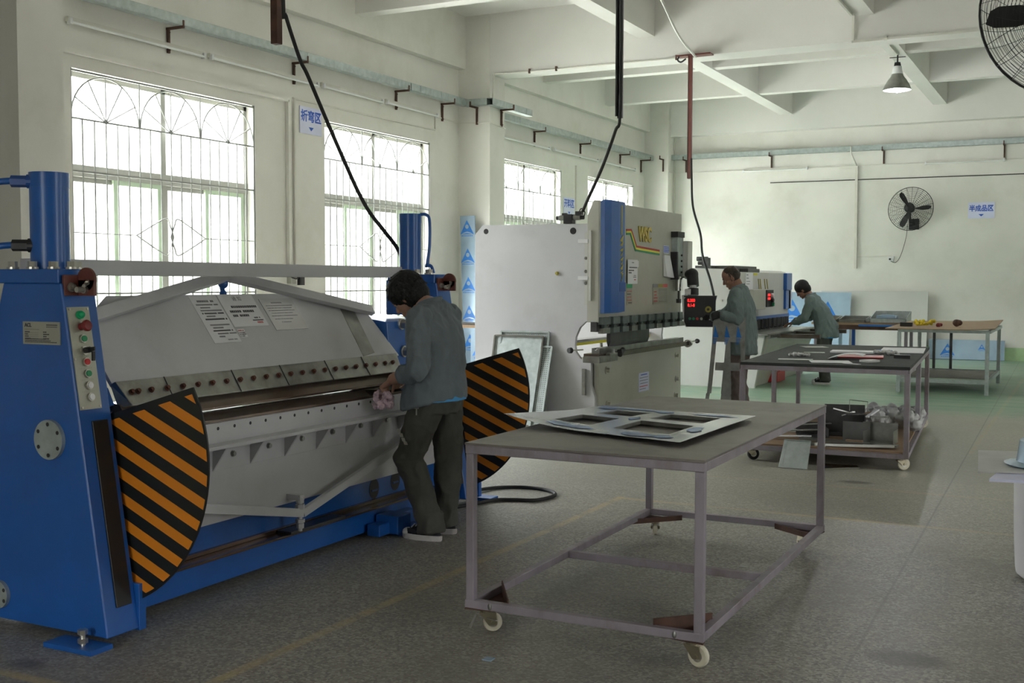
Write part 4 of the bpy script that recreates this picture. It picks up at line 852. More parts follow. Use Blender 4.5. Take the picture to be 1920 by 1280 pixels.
b = MB(); e1,e2,e3 = V(-4.53,13.72,1.645),V(-4.40,13.5,1.645),V(-4.36,13.42,1.39)
b.cyl(V(-4.55,13.76,1.645),e2,.062,n=16); b.sph(e2,.075,16,10); b.cyl(e2,V(-4.375,13.46,1.50),.072,n=16); b.cyl(V(-4.37,13.44,1.47),V(-4.365,13.43,1.39),.068,n=16); b.build('swing_arm','black',cn,smooth=True,angle=40)
b = MB(); b.cyl(V(-4.375,13.46,1.51),V(-4.37,13.44,1.465),.042,n=16); b.obox(CP(-.15,-.03,.23),rt_*.035,fwd*.03,V(0,0,.035)); b.build('arm_collar','whiteplastic',cn,bevel=.004)
# ------------------------------------------------------------------ guillotine shear
sh = thing('plate_shear','long pale grey guillotine shear with black hold-down cylinders','shear',(-5.2,17.9,0))
for y in (16.30,19.35):
    b = MB(); b.prism([(-6.3,y,0),(-4.36,y,0),(-4.215,y,.77),(-4.62,y,.80),(-4.62,y,1.70),(-4.75,y,1.74),(-6.3,y,1.79)],(0,.07,0)); b.build('side_frame','cream',sh,bevel=.004)
b = MB(); b.box(-5.3,-4.62,16.37,19.35,.98,1.70); b.build('blade_beam','cream',sh,bevel=.004)
b = MB(); b.box(-4.62,-4.60,16.4,19.40,.96,1.02); b.build('blue_strip','blue',sh)
b = MB(); b.box(-4.63,-4.56,19.05,19.42,1.42,1.70); b.box(-4.63,-4.58,19.08,19.42,1.1,1.42); b.build('blue_end_cover','blue',sh,bevel=.01)
b = MB(); b.box(-4.64,-4.58,19.28,19.50,1.10,1.71); b.build('end_cover','signboard',sh,bevel=.01)
b = MB(); b.prism([(-5.0,16.38,.0),(-4.43,16.38,0),(-4.20,16.38,.60),(-4.18,16.38,.76),(-5.0,16.38,.76)],(0,2.95,0)); b.build('table_support','ramgrey',sh)
b = MB(); b.box(-4.75,-4.16,16.25,19.45,.77,.80); b.build('shear_table','steel',sh,bevel=.003)
for y in (16.9,17.9,18.9):
    b = MB(); b.box(-4.18,-3.55,y,y+.08,.72,.78); b.build('support_arm','oilsteel',sh)
b = MB(); b.box(-4.17,-4.13,16.3,19.85,.735,.79); b.build('front_rail','steel',sh)
for i in range(10):
    y = 16.62+.28*i; b = MB(); b.cyl((-4.63,y,.84),(-4.63,y,.975),.085,n=18); b.cyl((-4.63,y,.81),(-4.63,y,.84),.05,n=14); b.build('hold_down','black',sh,smooth=True,angle=40)
b = MB(); b.box(-4.62,-4.42,16.42,17.14,1.14,1.44); b.build('electric_box','ramgrey',sh,bevel=.006)
b = MB(); b.box(-4.43,-4.405,17.14,17.55,1.17,1.43); b.box(-4.62,-4.43,17.14,17.5,1.17,1.43); b.build('operator_panel','black',sh,bevel=.004)
for z in (1.355,1.30):
    b = MB(); b.box(-4.405,-4.402,17.2,17.35,z-.018,z+.018); b.build('red_display','led',sh)
for y,z,m_ in ((17.42,1.35,'whiteplastic'),(17.44,1.27,'black'),(17.47,1.21,'green')):
    b = MB(); b.cyl((-4.405,y,z),(-4.37,y,z),.03,n=12); b.build('push_button',m_,sh)
flat('wiring_sheet',16.72,17.12,1.44,1.69,'paper',x=-4.62,parent=sh,rows=[(.1,.1,.3,.014,'inkgrey'),(.3,.1,.4,.014,'inkgrey'),(.5,.1,.6,.010,'inkgrey'),(.65,.1,.5,.010,'inkgrey')])
flat('yellow_label',17.15,17.38,1.655,1.69,'yellow',x=-4.62,parent=sh)
flat('warning_label',17.9,18.3,1.29,1.34,'greenlit',x=-4.62,parent=sh,rows=[(0,.55,1,.05,'goldpaint')])
flat('warning_label',17.6,17.75,1.36,1.42,'yellow',x=-4.62,parent=sh,rows=[(.3,.2,.8,.014,'ink')])
b = MB()
for dy in (0,.10,.36,.50): b.hull8([(-4.62,17.42+dy,1.60),(-4.612,17.42+dy,1.60),(-4.612,17.45+dy,1.60),(-4.62,17.45+dy,1.60),(-4.62,17.48+dy*1.05,1.44),(-4.612,17.48+dy*1.05,1.44),(-4.612,17.51+dy*1.05,1.44),(-4.62,17.51+dy*1.05,1.44)])
b.build('gold_mark','goldpaint',sh)
b = MB(); b.box(-4.95,-4.70,16.294,16.30,1.02,1.64); b.build('side_door','cream',sh,bevel=.003)
b = MB(); b.cyl((-4.86,16.28,1.28),(-4.86,16.294,1.28),.018,n=12); b.build('door_lock','bolt',sh)
b = MB(); b.prism([(-4.62,16.29,1.0),(-4.60,16.29,1.40),(-4.50,16.29,1.05)],(0,.006,0)); b.build('blade_guard','shinysteel',sh)
b = MB(); b.prism([(-4.78,16.293,.62),(-4.66,16.293,.62),(-4.67,16.293,.32)],(0,.004,0)); b.build('warning_triangle','orange',sh)
b = MB(); b.box(-5.4,-5.15,16.7,17.0,1.75,1.80); b.box(-5.32,-5.22,16.78,16.9,1.8,1.92); b.cyl((-5.42,16.85,1.905),(-5.25,16.85,1.905),.035,n=12); b.cyl((-5.40,16.85,1.84),(-5.25,16.85,1.84),.03,n=12); b.build('hydraulic_valve','darksteel',sh)
b = MB(); b.box(-5.15,-4.85,16.9,18.2,1.70,1.80); b.box(-4.88,-4.72,17.2,17.9,1.70,1.76); b.build('pump_block','darksteel',sh,bevel=.01)
b = MB(); b.box(-4.50,-4.28,17.35,17.85,.01,.16); b.tube(bez([(-4.45,17.45,.15),(-4.42,17.5,.24),(-4.35,17.6,.24),(-4.33,17.7,.15)],4),.012,6); o = b.build('red_tool_box','cratered',bevel=.01); tag(o,'red box with wire handle on the floor beside the shear','box'); rebase(o)
# ------------------------------------------------------------------ caster
def caster(parent, x, y, z_top, ang=0, R_=.045, m='castwheel'):
    c_, s_ = math.cos(ang), math.sin(ang); f_ = V(c_,s_,0); l_ = V(-s_,c_,0); base = V(x,y,0); ax = base+f_*.03+V(0,0,R_)
    b = MB(); b.obox(V(x,y,z_top-.004), f_*.035, l_*.032, V(0,0,.003)); b.lathe(V(x,y,0),(0,0,1),[(.028,z_top-.008),(.026,z_top-.02),(.02,z_top-.024)],16)
    for s2 in (-1,1):
        b.prism([V(x,y,z_top-.022)-f_*.03+l_*.020*s2, V(x,y,z_top-.022)+f_*.045+l_*.020*s2, ax+f_*.018+V(0,0,-.008)+l_*.020*s2, ax-f_*.018+V(0,0,-.012)+l_*.020*s2], l_*.002*s2)
    b.obox(V(x,y,z_top-.021)+f_*.007,f_*.037,l_*.021,V(0,0,.002)); b.cyl(ax-l_*.028, ax+l_*.028, .010, n=6)
    k_ = b.build('caster_bracket','castmetal',parent)
    b = MB(); pr_=[(R_*.55,-.013),(R_*.9,-.013),(R_,-.008),(R_,.008),(R_*.9,.013),(R_*.55,.013)]
    b.lathe(ax,l_,pr_,28); b.build('caster_wheel',m,parent,smooth=True,angle=40)
    b = MB(); b.cyl(ax-l_*.0145,ax+l_*.0145,R_*.5,n=20); b.build('wheel_hub','bolt',parent)
# ------------------------------------------------------------------ front table
ft = thing('steel_work_table','large steel-topped table on casters, nearest the camera','table',(-1.9,5.45,0))
x0,x1,y0,y1 = -2.435,-1.345,4.31,6.62
b = MB(); b.box(x0,x1,y0,y1,.835,.845); 
bmesh.ops.subdivide_edges(b.b, edges=b.b.edges[:], cuts=1)
b.build('tabletop','tabletop',ft,bevel=.0015)
b = MB(); b.box(x0+.002,x1-.002,y0+.002,y0+.042,.797,.835); b.box(x0+.002,x1-.002,y1-.042,y1-.002,.797,.835); b.box(x0+.002,x0+.042,y0+.042,y1-.042,.797,.835); b.box(x1-.042,x1-.002,y0+.042,y1-.042,.797,.835); b.build('top_rail','frame',ft,bevel=.003)
b = MB(); b.box(x0+.04,x1-.04,5.2,5.24,.80,.835); b.box(x0+.04,x1-.04,5.85,5.89,.80,.835); b.build('cross_rail','frame',ft)
for x in (x0+.004,x1-.042):
    for y in (y0+.004,y1-.25 if False else y1-.042): 
        b = MB(); b.box(x,x+.038,y,y+.038,.118,.797); b.build('leg','frame',ft,bevel=.003)
b = MB(); zz0,zz1 = .112,.148
b.box(x0,x1,y0,y0+.038,zz0,zz1); b.box(x0,x1,y1-.038,y1,zz0,zz1); b.box(x0,x0+.038,y0+.038,y1-.038,zz0,zz1); b.box(x1-.038,x1,y0+.038,y1-.038,zz0,zz1); b.build('bottom_frame','frame',ft,bevel=.003)
b = MB(); b.box(x0+.038,x1-.038,5.34,5.38,zz0,zz1); b.build('bottom_crossbar','frame',ft,bevel=.003)
def wedge(p,q,r,z0,z1):
    b = MB(); b.prism([(*p,z0),(*q,z0),(*r,z0)],(0,0,.006)); b.bar((*p,(z0+z1)/2),(*q,(z0+z1)/2),.005,z1-z0); b.build('corner_plate','rustframe',ft)
wedge((x0+.20,y0+.03),(x0+.03,y0+.30),(x0,y0),.104,.165); wedge((x1-.22,y0+.03),(x1-.03,y0+.22),(x1,y0),.104,.175); wedge((x0+.24,y1-.04),(x0+.0,y1-.30),(x0,y1),.098,.128); wedge((x1-.28,y1-.04),(x1-.03,y1-.22),(x1,y1),.104,.135)
for x,y in ((x0+.125,y0+.0),(x1-.12,y0+.0)):
    b = MB(); b.ell((x,y+.001,.130),(.011,0,0),(0,.004,0),(0,0,.016),10,6); b.build('weld','steel',ft,smooth=True)
caster(ft,x0+.075,y0+.06,.108,.55,.042); caster(ft,x1-.06,y0+.05,.108,-.25,.046); caster(ft,x0+.09,y1-.10,.103,1.9,.045); caster(ft,x1-.10,y1-.08,.108,2.2,.045)
b = MB(); b.bar((x0+.03,y0+.05,.07),(x0+.02,y0+.01,.02),.012,.004); b.bar((x0+.10,y0+.03,.07),(x0+.16,y0+.0,.075),.012,.004); b.build('brake_lever','bolt',ft)
# window-frame sheet lying on the front table
ws = thing('window_frame_sheet','thin silver sheet with four cut-out openings and blue film, on the near table','metal sheet',(-2.03,5.26,.846))
A,B_,C_,D_ = V(-2.571,4.946,0),V(-1.55,4.61,0),V(-1.516,5.708,0),V(-2.398,5.80,0)   # corners
def WP(u,v,dz=0):
    p = A*(1-u)*(1-v)+B_*u*(1-v)+C_*u*v+D_*(1-u)*v
    lift = .012 + .032*max(0,1-u*2.6)**1.5*max(0,1-v*1.5) + .010*math.sin(u*3.1)*math.sin(v*3.1) + .006*abs(u-.5)*2
    return V(p.x,p.y,.848+lift+dz)
holes = [(.20,.43,.17,.46),(.56,.87,.16,.46),(.22,.44,.57,.80),(.56,.87,.56,.81)]
us = sorted({0,1,.1,.32,.5,.70}|{h for q in holes for h in q[:2]}); vs = sorted({0,1,.08,.31,.51,.68,.9}|{h for q in holes for h in q[2:]})
b = MB(); b.use('sheetmetal'); vt = {}
for dz in (0,.0015):
    for i,u in enumerate(us):
        for j,v in enumerate(vs): vt[i,j,dz] = b.b.verts.new(WP(u,v,dz))
inh = lambda u,v: any(q[0]<u<q[1] and q[2]<v<q[3] for q in holes)
ok = lambda i,j: 0<=i<len(us)-1 and 0<=j<len(vs)-1 and not inh((us[i]+us[i+1])/2,(vs[j]+vs[j+1])/2)
for i in range(len(us)-1):
    for j in range(len(vs)-1):
        if not ok(i,j): continue
        for dz in (0,.0015): b.face([vt[i,j,dz],vt[i+1,j,dz],vt[i+1,j+1,dz],vt[i,j+1,dz]])
        for (di,dj,e) in ((0,-1,((0,0),(1,0))),(1,0,((1,0),(1,1))),(0,1,((1,1),(0,1))),(-1,0,((0,1),(0,0)))):
            if not ok(i+di,j+dj):
                (a,c),(d_,e_) = e; b.face([vt[i+a,j+c,0],vt[i+d_,j+e_,0],vt[i+d_,j+e_,.0015],vt[i+a,j+c,.0015]])
b.build('sheet','sheetmetal',ws,smooth=True,angle=20)
for (u0,u1,v0,v1) in holes:
    b = MB(); cs = [(u0,v0),(u1,v0),(u1,v1),(u0,v1)]
    for (a,c) in zip(cs,cs[1:]+cs[:1]): p,q = WP(*a,-.008),WP(*c,-.008); b.bar(p,q,.002,.016)
    b.build('folded_flange','steel',ws)
for (u,v,w,h) in ((.30,.08,.10,.05),(.40,.08,.10,.05),(.75,.06,.12,.05),(.88,.08,.06,.05),(.50,.50,.03,.06),(.14,.85,.08,.05),(.30,.90,.15,.05),(.5,.88,.07,.06),(.80,.88,.14,.04),(.92,.35,.04,.1)):
    b = MB(); n_ = 11; cps = [WP(min(.99,max(.01,u+w*math.cos(a)*rnd.uniform(.55,1.1))),min(.99,max(.01,v+h*math.sin(a)*rnd.uniform(.5,1.1))),.0045) for a in [2*PI*i/n_ for i in range(n_)]]
    b.prism(cps,(0,0,.0004)); b.build('film_patch','patch',ws)
# ------------------------------------------------------------------ second cart with scrap shelf
A4 = math.radians(4.2); cO = V(-1.325,9.70,0); cR = V(math.cos(A4*.4),math.sin(A4*.4),0); cB = V(-math.sin(A4),math.cos(A4),0)   # right front corner, axes
def K(a,d,z): return cO-cR*a+cB*d+V(0,0,z)        # a: leftwards 0..1.37, d: backwards 0..3.2
CW, CL = 1.36, 3.12
ct = thing('tool_cart','long metal cart with dark top and loaded bottom shelf, behind the near table','cart',K(.68,1.56,0))
b = MB(); b.prism([K(-.02,-.02,.835),K(CW+.02,-.02,.835),K(CW+.02,CL,.835),K(-.02,CL,.835)],(0,0,.026)); b.build('cart_top','rubbermat',ct,bevel=.003)
b = MB()
for (p,q) in ((K(0,0,.815),K(CW,0,.815)),(K(0,CL,.815),K(CW,CL,.815)),(K(.0,0,.815),K(.0,CL,.815)),(K(CW,0,.815),K(CW,CL,.815))): b.bar(p,q,.04,.04)
b.build('top_rail','frame',ct,bevel=.003)
for a in (.0,CW):
    for d in (0,CL*.5,CL): b = MB(); b.bar(K(a,d,.12),K(a,d,.80),.042,.042,up=(0,1,0)); b.build('leg','frame',ct,bevel=.003)
b = MB()
for (p,q) in ((K(0,0,.12),K(CW,0,.12)),(K(0,CL,.12),K(CW,CL,.12)),(K(0,0,.12),K(0,CL,.12)),(K(CW,0,.12),K(CW,CL,.12)),(K(0,CL*.5,.12),K(CW,CL*.5,.12))): b.bar(p,q,.04,.04)
b.build('bottom_frame','frame',ct,bevel=.003)
b = MB(); b.prism([K(.02,.02,.14),K(CW-.02,.02,.14),K(CW-.02,CL,.14),K(.02,CL,.14)],(0,0,.014)); b.build('shelf_board','wood',ct)
for a,d in ((.05,.06),(CW-.06,.06),(.05,CL-.08),(CW-.06,CL-.08)): p=K(a,d,0); caster(ct,p.x,p.y,.102,.6,.052,'blackrub' if a>1 else 'castwheel')
def item(name,label,cat,fn,m,base,group=None,bevel=0,smooth=False):
    b = MB(); fn(b); o = b.build(name,m,bevel=bevel,smooth=smooth,angle=40 if smooth else None); tag(o,label,cat,group); rebase(o,base); return o
ZT = .8615
def slab(name,label,cat,a,d,w,l,h,m,ang=0,z=ZT,group=None,bevel=.001):
    c_=K(a,d,z+h/2+.0005); u=V(math.cos(ang),math.sin(ang),0); v=V(-math.sin(ang),math.cos(ang),0)
    return item(name,label,cat,lambda b: b.obox(c_,u*w/2,v*l/2,V(0,0,h/2)),m,c_-V(0,0,h/2),group,bevel)
slab('steel_sheet','bright cut steel sheet on the right end of the cart top','metal sheet',.20,2.35,.42,.9,.003,'paper',.1)
slab('steel_offcut','large thin bright offcut at the front of the cart top','metal sheet',.66,.32,.34,.30,.002,'paper',.3)
slab('steel_offcut','small pale strip at the front edge of the cart top','metal sheet',.46,.14,.16,.05,.002,'paper',-.5)
slab('steel_offcut','grey flat offcut left of the papers on the cart','metal sheet',.98,.45,.30,.16,.004,'scrap',.2)
slab('steel_offcut','dull offcut at the left back of the cart top','metal sheet',1.1,2.5,.25,.25,.004,'scrap',.5)
slab('steel_offcut','small bright offcut in the left middle of the cart top','metal sheet',.97,1.55,.20,.14,.003,'shinysteel',.2)
slab('steel_offcut','slim dark angle piece right of the papers on the cart','metal sheet',.34,.42,.14,.10,.02,'scrap',.9)
slab('red_folder','red folder lying under the papers on the cart top','folder',.48,1.05,.40,.34,.012,'cratered',.15)
slab('clipboard','white writing pad with green mark on the cart top','pad',.62,1.75,.42,.26,.016,'paper',.1)
slab('blue_pad','small blue pad behind the gloves on the cart top','pad',.36,2.1,.16,.12,.010,'filmlogo',.2)
slab('black_box','small black box with white top at the right of the cart','box',.12,1.1,.14,.09,.03,'black',.1)
def curl(b):
    rows=[]
    for i in range(9):
        t=i/8; s_=K(.72-.30*t,.62+.03*t,ZT+.006+.035*math.sin(t*2.6)+.012*t); rows.append([b.b.verts.new(s_),b.b.verts.new(s_+cB*.26),b.b.verts.new(s_+cB*.26+V(0,0,.003)),b.b.verts.new(s_+V(0,0,.003))])
    b.skin(rows)
item('paper_stack','curled white papers lying over the red folder','papers',curl,'paper',K(.57,.75,ZT))
def lumps(b, c, n, sp, r): 
    for i in range(n): b.sph(c+V(rnd.uniform(-1,1)*sp[0],rnd.uniform(-1,1)*sp[1],r*.75+rnd.uniform(0,sp[2])),r*rnd.uniform(.7,1.1),10,6)
def glove_thing(name,label,c,m,n,sp,r,cat='gloves',fing=None):
    b = MB(); lumps(b,c,n,sp,r)
    if fing:
        for k_ in range(4): a=fing+k_*.28; b.capsule(c+V(.02,0,.015),c+V(.02+.10*math.cos(a),.10*math.sin(a),.012),.012,.010,8)
    o = bake_remesh(b,name,m,None,voxel=.004,smooth=2,wrinkle=.003,wscale=60); tag(o,label,cat); rebase(o,c); return o
glove_thing('work_gloves','grey and white work gloves right of the red folder on the cart',K(.30,1.5,ZT),'clearplastic',26,(.10,.07,.018),.018,fing=.2)
glove_thing('cloth_rag','crumpled lilac-grey rag at the left of the cart top',K(1.02,.95,ZT),'clearplastic',24,(.09,.05,.012),.015,cat='rag')
# scrap on the bottom shelf: every piece an object of its own
SG = 'steel offcuts piled on the bottom shelf of the cart'
ZS = .155
def lplate(name,label,c,w,l,h,ang,m,th=.003,base=None):
    u=V(math.cos(ang),math.sin(ang),0); v=V(-math.sin(ang),math.cos(ang),0); c=V(c)
    def fn(b):
        b.obox(c+V(0,0,th/2),u*w/2,v*l/2,V(0,0,th/2)); b.obox(c+v*(l/2-th/2)+V(0,0,h/2),u*w/2,v*th/2,V(0,0,h/2))
        b.obox(c+u*(w/2-th/2)+V(0,0,h*.35),u*th/2,v*l/2,V(0,0,h*.35))
    return item(name,label,'offcut',fn,m,c,SG)
lplate('bent_panel','tall dark bent panel standing in the middle of the cart shelf',K(.60,.95,ZS),.36,.3,.26,.2,'darksteel')
lplate('bent_panel','mid-grey bent panel standing just in front of the dark one',K(.47,.42,ZS),.24,.22,.17,-.1,'scrap')
lplate('bent_panel','shiny curved panel standing at the centre front of the shelf',K(.27,.52,ZS),.30,.2,.165,-.05,'steel')
lplate('bent_panel','low dark tray-like offcut at the left of the shelf pile',K(.86,.72,ZS),.26,.26,.11,.35,'darksteel')
lplate('bent_panel','small upright grey offcut behind the left tray',K(1.05,1.0,ZS),.16,.2,.16,.1,'scrap')
def stick(label,p,q,w,h,m='scrap'): return item('steel_strip',label,'offcut',lambda b: b.bar(p,q,w,h),m,(V(p)+V(q))/2-V(0,0,h/2),SG)
stick('long light strip along the front edge of the cart shelf',K(.10,.13,ZS+.03),K(.78,.08,ZS+.012),.05,.022,'shinysteel')
stick('second long strip, dull, behind the front one',K(.08,.2,ZS+.02),K(.9,.28,ZS+.03),.09,.02,'scrap')
stick('short cream wood-coloured strip on the front strips',K(.36,.17,ZS+.050),K(.50,.18,ZS+.050),.03,.014,'wood')
for lb,(a,d,z,l,an,m_) in zip(('bright strip fanned over the left of the shelf pile','dull strip leaning over the left tray','pale strip lying lowest at the left of the shelf','dark strip crossing the left of the pile'),((1.0,.5,.06,.5,.3,'shinysteel'),(.95,.62,.10,.55,.5,'scrap'),(1.12,.35,.02,.6,.15,'paper'),(1.05,.8,.14,.45,-.3,'scrap'))):
    u=V(math.cos(an),math.sin(an),0); c_=K(a,d,ZS+z); stick(lb,c_-u*l/2,c_+u*l/2+V(0,0,.02),.06,.006,m_)
for i,lb in enumerate(('uppermost small tangled strip on the scrap pile','small strip pointing up right on the scrap pile','small pale strip on the scrap pile beside the wire hoop','small dark strip hooked over the scrap pile','short bent strip at the right of the scrap pile','small bright strip leaning left on the scrap pile')):
    c_=K(.28+.07*i,.75+.12*(i%3),ZS+.20+.015*(i%2)); u=V(math.cos(i*1.3),math.sin(i*1.3)*.5,.25*math.sin(i*2.1)).normalized(); stick(lb,c_-u*.08,c_+u*.08,.035,.012,('scrap','paper','wood','darksteel','scrap','shinysteel')[i])
item('wire_hoop','thin square wire hoop standing up out of the scrap pile','wire',lambda b: b.tube([K(.56,.95,ZS+.22),K(.56,.95,ZS+.32),K(.40,.95,ZS+.31),K(.40,.95,ZS+.22)],.004,6),'scrap',K(.48,.95,ZS+.22),SG)
def bag(b):
    lumps(b,K(.24,1.6,ZS+.02),70,(.25,.40,.10),.055)
bb = MB(); bag(bb); o = bake_remesh(bb,'plastic_bag','clearplastic',None,voxel=.010,smooth=1,wrinkle=.014,wscale=16); tag(o,'crumpled grey plastic sheeting at the right rear of the cart shelf','plastic sheeting'); rebase(o,K(.22,1.6,ZS))
item('green_offcut','small dark green offcut beside the plastic sheeting','offcut',lambda b: b.obox(K(.28,.95,ZS+.05),V(.06,0,0),V(0,.05,.02),V(0,-.012,.04)),'rubbermat',K(.28,.95,ZS),SG)
# channel piece leaning in front of the cart and sheet on the floor
def chan(b):
    p=[V(-2.285,9.40,.005),V(-2.075,9.40,.005),V(-2.09,9.60,.215),V(-2.285,9.60,.215)]
    b.prism(p,(0,.002,.002)); b.bar(p[0],p[3],.003,.03,up=(1,0,0)); b.bar(p[1],p[2],.003,.03,up=(1,0,0)); b.bar(p[3]-V(.012,0,0),p[2]+V(.012,0,0),.02,.004)
item('channel_piece','bright U-shaped steel channel piece leaning on the front of the cart','offcut',chan,'galv',(-2.18,9.5,.0))
item('floor_sheet','thin shiny strip of steel lying on the floor under the cart','offcut',lambda b: b.hull8([(-2.0,9.50,.002),(-1.68,9.62,.002),(-1.72,9.72,.002),(-2.0,9.62,.002),(-2.0,9.50,.004),(-1.68,9.62,.02),(-1.72,9.72,.02),(-2.0,9.62,.03)]),'shinysteel',(-1.85,9.6,0))
# ------------------------------------------------------------------ board table beyond
t3 = thing('board_table','table with a curled brown board top and thin grey legs near the far wall','table',(-1.87,18,0))
b = MB(); rows=[]
for i in range(13):
    t_=i/12; x=-2.60+1.44*t_; z=.905+.05*max(0,t_-.7)**1.4*2.2
    rows.append([b.b.verts.new((x,16.72,z)),b.b.verts.new((x-.12,20.1,z+.02*t_)),b.b.verts.new((x-.12,20.1,z+.02*t_-.012)),b.b.verts.new((x,16.72,z-.012))])
b.skin(rows); b.build('board_top','wood',t3)
b = MB()
for y in (16.80,18.95): b.box(-2.44,-1.22,y,y+.04,.85,.892)
b.box(-2.44,-2.40,16.84,18.95,.85,.892); b.box(-1.26,-1.22,16.84,18.95,.85,.892); b.build('table_rail','galv',t3)
for x in (-2.42,-1.26):
    for y in (16.78,18.93): b = MB(); b.box(x-.025,x+.025,y,y+.05,0,.85); b.build('leg','galv',t3)
for x in (-2.2,-1.95): b = MB(); b.box(x-.02,x+.02,18.93,18.97,.2,.85); b.build('brace','darksteel',t3)
b = MB(); b.box(-2.40,-1.28,16.79,16.83,.15,.20); b.box(-2.40,-1.28,18.94,18.98,.15,.20); b.box(-2.43,-2.39,16.83,18.94,.15,.2); b.box(-1.28,-1.24,16.83,18.94,.15,.2); b.build('stretcher','galv',t3)
b = MB(); b.box(-2.39,-1.28,17.2,18.8,.185,.195); b.build('lower_shelf','tabletop',t3)
item('black_case','small black case at the left of the board table','box',lambda b: b.box(-2.50,-2.33,17.4,17.5,.906,.965),'black',(-2.42,17.45,.906),bevel=.006)
glove_thing('yellow_gloves','crumpled yellow gloves on the board table',V(-2.16,17.45,.925),'gloveyellow',30,(.13,.06,.05),.024,fing=2.9)
glove_thing('red_cloth','small dark red cloth beside the yellow gloves',V(-1.97,17.5,.906),'darkred',3,(.03,.03,.01),.03,cat='cloth')
glove_thing('brown_cap','dark brown rounded cap on the board table','x'and V(-1.72,17.6,.925),'rustframe',5,(.045,.03,.012),.045,cat='cap')
# ------------------------------------------------------------------ bench with trays, panels against the far wall
be = thing('storage_bench','long low bench in front of the far wall carrying metal trays','bench',(-3.5,20.3,0))
b = MB(); b.box(-4.35,-2.70,20.0,20.7,.82,.86); b.build('bench_top','wood',be)
b = MB(); b.box(-4.3,-2.75,20.0,20.04,.74,.82); b.build('bench_rail','rustframe',be); b = MB(); b.box(-3.55,-2.75,19.99,20.0,.80,.83); b.build('film_edge','filmlogo',be)
for x,m_ in ((-3.88,'film'),(-3.66,'bluedark'),(-2.80,'frame'),(-4.3,'frame')):
    b = MB(); b.box(x,x+.05,20.0,20.06,0,.74); b.build('leg',m_,be)
for x in (-4.3,-2.8):
    b = MB(); b.box(x,x+.05,20.64,20.7,0,.82); b.build('leg','frame',be)
def traything(label,x0,x1,y0,y1,z,h,tilt=0,m='galv',fill=None):
    t = thing('metal_tray',label,'tray',((x0+x1)/2,(y0+y1)/2,z)); b = MB()
    b.box(x0,x1,y0,y1,z,z+.004)
    for q in ((x0,x0+.012,y0,y1),(x1-.012,x1,y0,y1)): b.hull8([(q[0],y0,z),(q[1],y0,z),(q[1],y1,z),(q[0],y1,z),(q[0],y0,z+h),(q[1],y0,z+h),(q[1],y1,z+h+tilt),(q[0],y1,z+h+tilt)])
    b.box(x0,x1,y0,y0+.012,z,z+h); b.box(x0,x1,y1-.012,y1,z,z+h+tilt); b.build('tray_body',m,t)
    if fill:
        b = MB()
        b.box(x0+.03,x1-.03,y0+.03,y1-.03,z+.004,z+h*.8); b.build('contents',fill,t)
traything('open metal frame tray at the left end of the bench',-4.30,-3.93,20.05,20.55,.862,.05,.05,'scrap','wood')
traything('metal frame tray in the middle of the bench',-3.90,-3.45,20.05,20.6,.862,.05,.05,'scrap','scrap')
traything('large deep tray holding silver pieces at the right end of the bench',-3.38,-2.78,20.05,20.65,.862,.07,.12,'galv','rustframe')
item('film_wrapped_bar','bright film-wrapped bundle lying in the large tray','bundle',lambda b: (b.box(-3.28,-2.95,20.12,20.3,.935,.985), b.box(-3.2,-3.0,20.14,20.26,.985,1.0)),'film',(-3.1,20.2,.935),bevel=.01)
def logo(mb,c,r_,u_,s,n_):
    c,r_,u_,n_=V(c),V(r_),V(u_),V(n_); mb.use('filmlogo')
    mb.prism([c+r_*s*-.5+u_*s*-.36, c+r_*s*.5+u_*s*-.36, c+u_*s*.5], n_*.001)
    mb.use('film'); m_=[c+n_*.0014+r_*s*(.0+.13*math.cos(a))+u_*s*(.10+.13*math.sin(a)) for a in [2*PI*i/16 for i in range(16)]]; mb.prism(m_,n_*.0006)
    mb.prism([c+n_*.0014+r_*s*x_+u_*s*y_ for x_,y_ in ((-.5,-.40),(-.25,-.26),(0,-.20),(.25,-.26),(.5,-.40),(.25,-.33),(0,-.29),(-.25,-.33))],n_*.0006)
    mb.use('filmlogo')
    for i in range(7): mb.obox(c+n_*.0008+r_*s*(-.36+.12*i)-u_*s*.46, r_*s*.04, u_*s*.03, n_*.0005)
def panel(label,p0,r_,u_,w,h,m,logos=(),th=.012,name='sheet_panel',cat='sheet'):
    t = thing(name,label,cat,p0); p0,r_,u_=V(p0),V(r_).normalized(),V(u_).normalized(); n_=r_.cross(u_)
    b = MB(); b.obox(p0+r_*w/2+u_*h/2-n_*th/2, r_*w/2,u_*h/2,n_*th/2); b.build('panel',m,t)
    if logos:
        for (a,c,s) in logos: b = MB(); logo(b,p0+r_*a+u_*c+n_*.0005,r_,u_,s,n_); b.build('print','filmlogo',t)
    return t
lean = V(0,.16,1)
panel('big plain whitish panel leaning on the far wall behind the bench',(-5.10,24.15,.01),(1,0,0),lean,2.14,1.38,'cream',th=.03)
panel('blue-filmed steel sheet with triangle print leaning left of the plain panel',(-5.95,24.02,.01),(1,0,0),lean,1.49,1.35,'film',((.28,.95,.48),(1.02,.95,.42),(.3,.25,.4),(1.0,.28,.42)))
panel('low blue-filmed strip leaning against the far wall below the notice',(-2.93,24.3,.01),(1,0,0),V(0,.2,1),1.42,.40,'film',((.36,.18,.28),(1.0,.25,.14)))
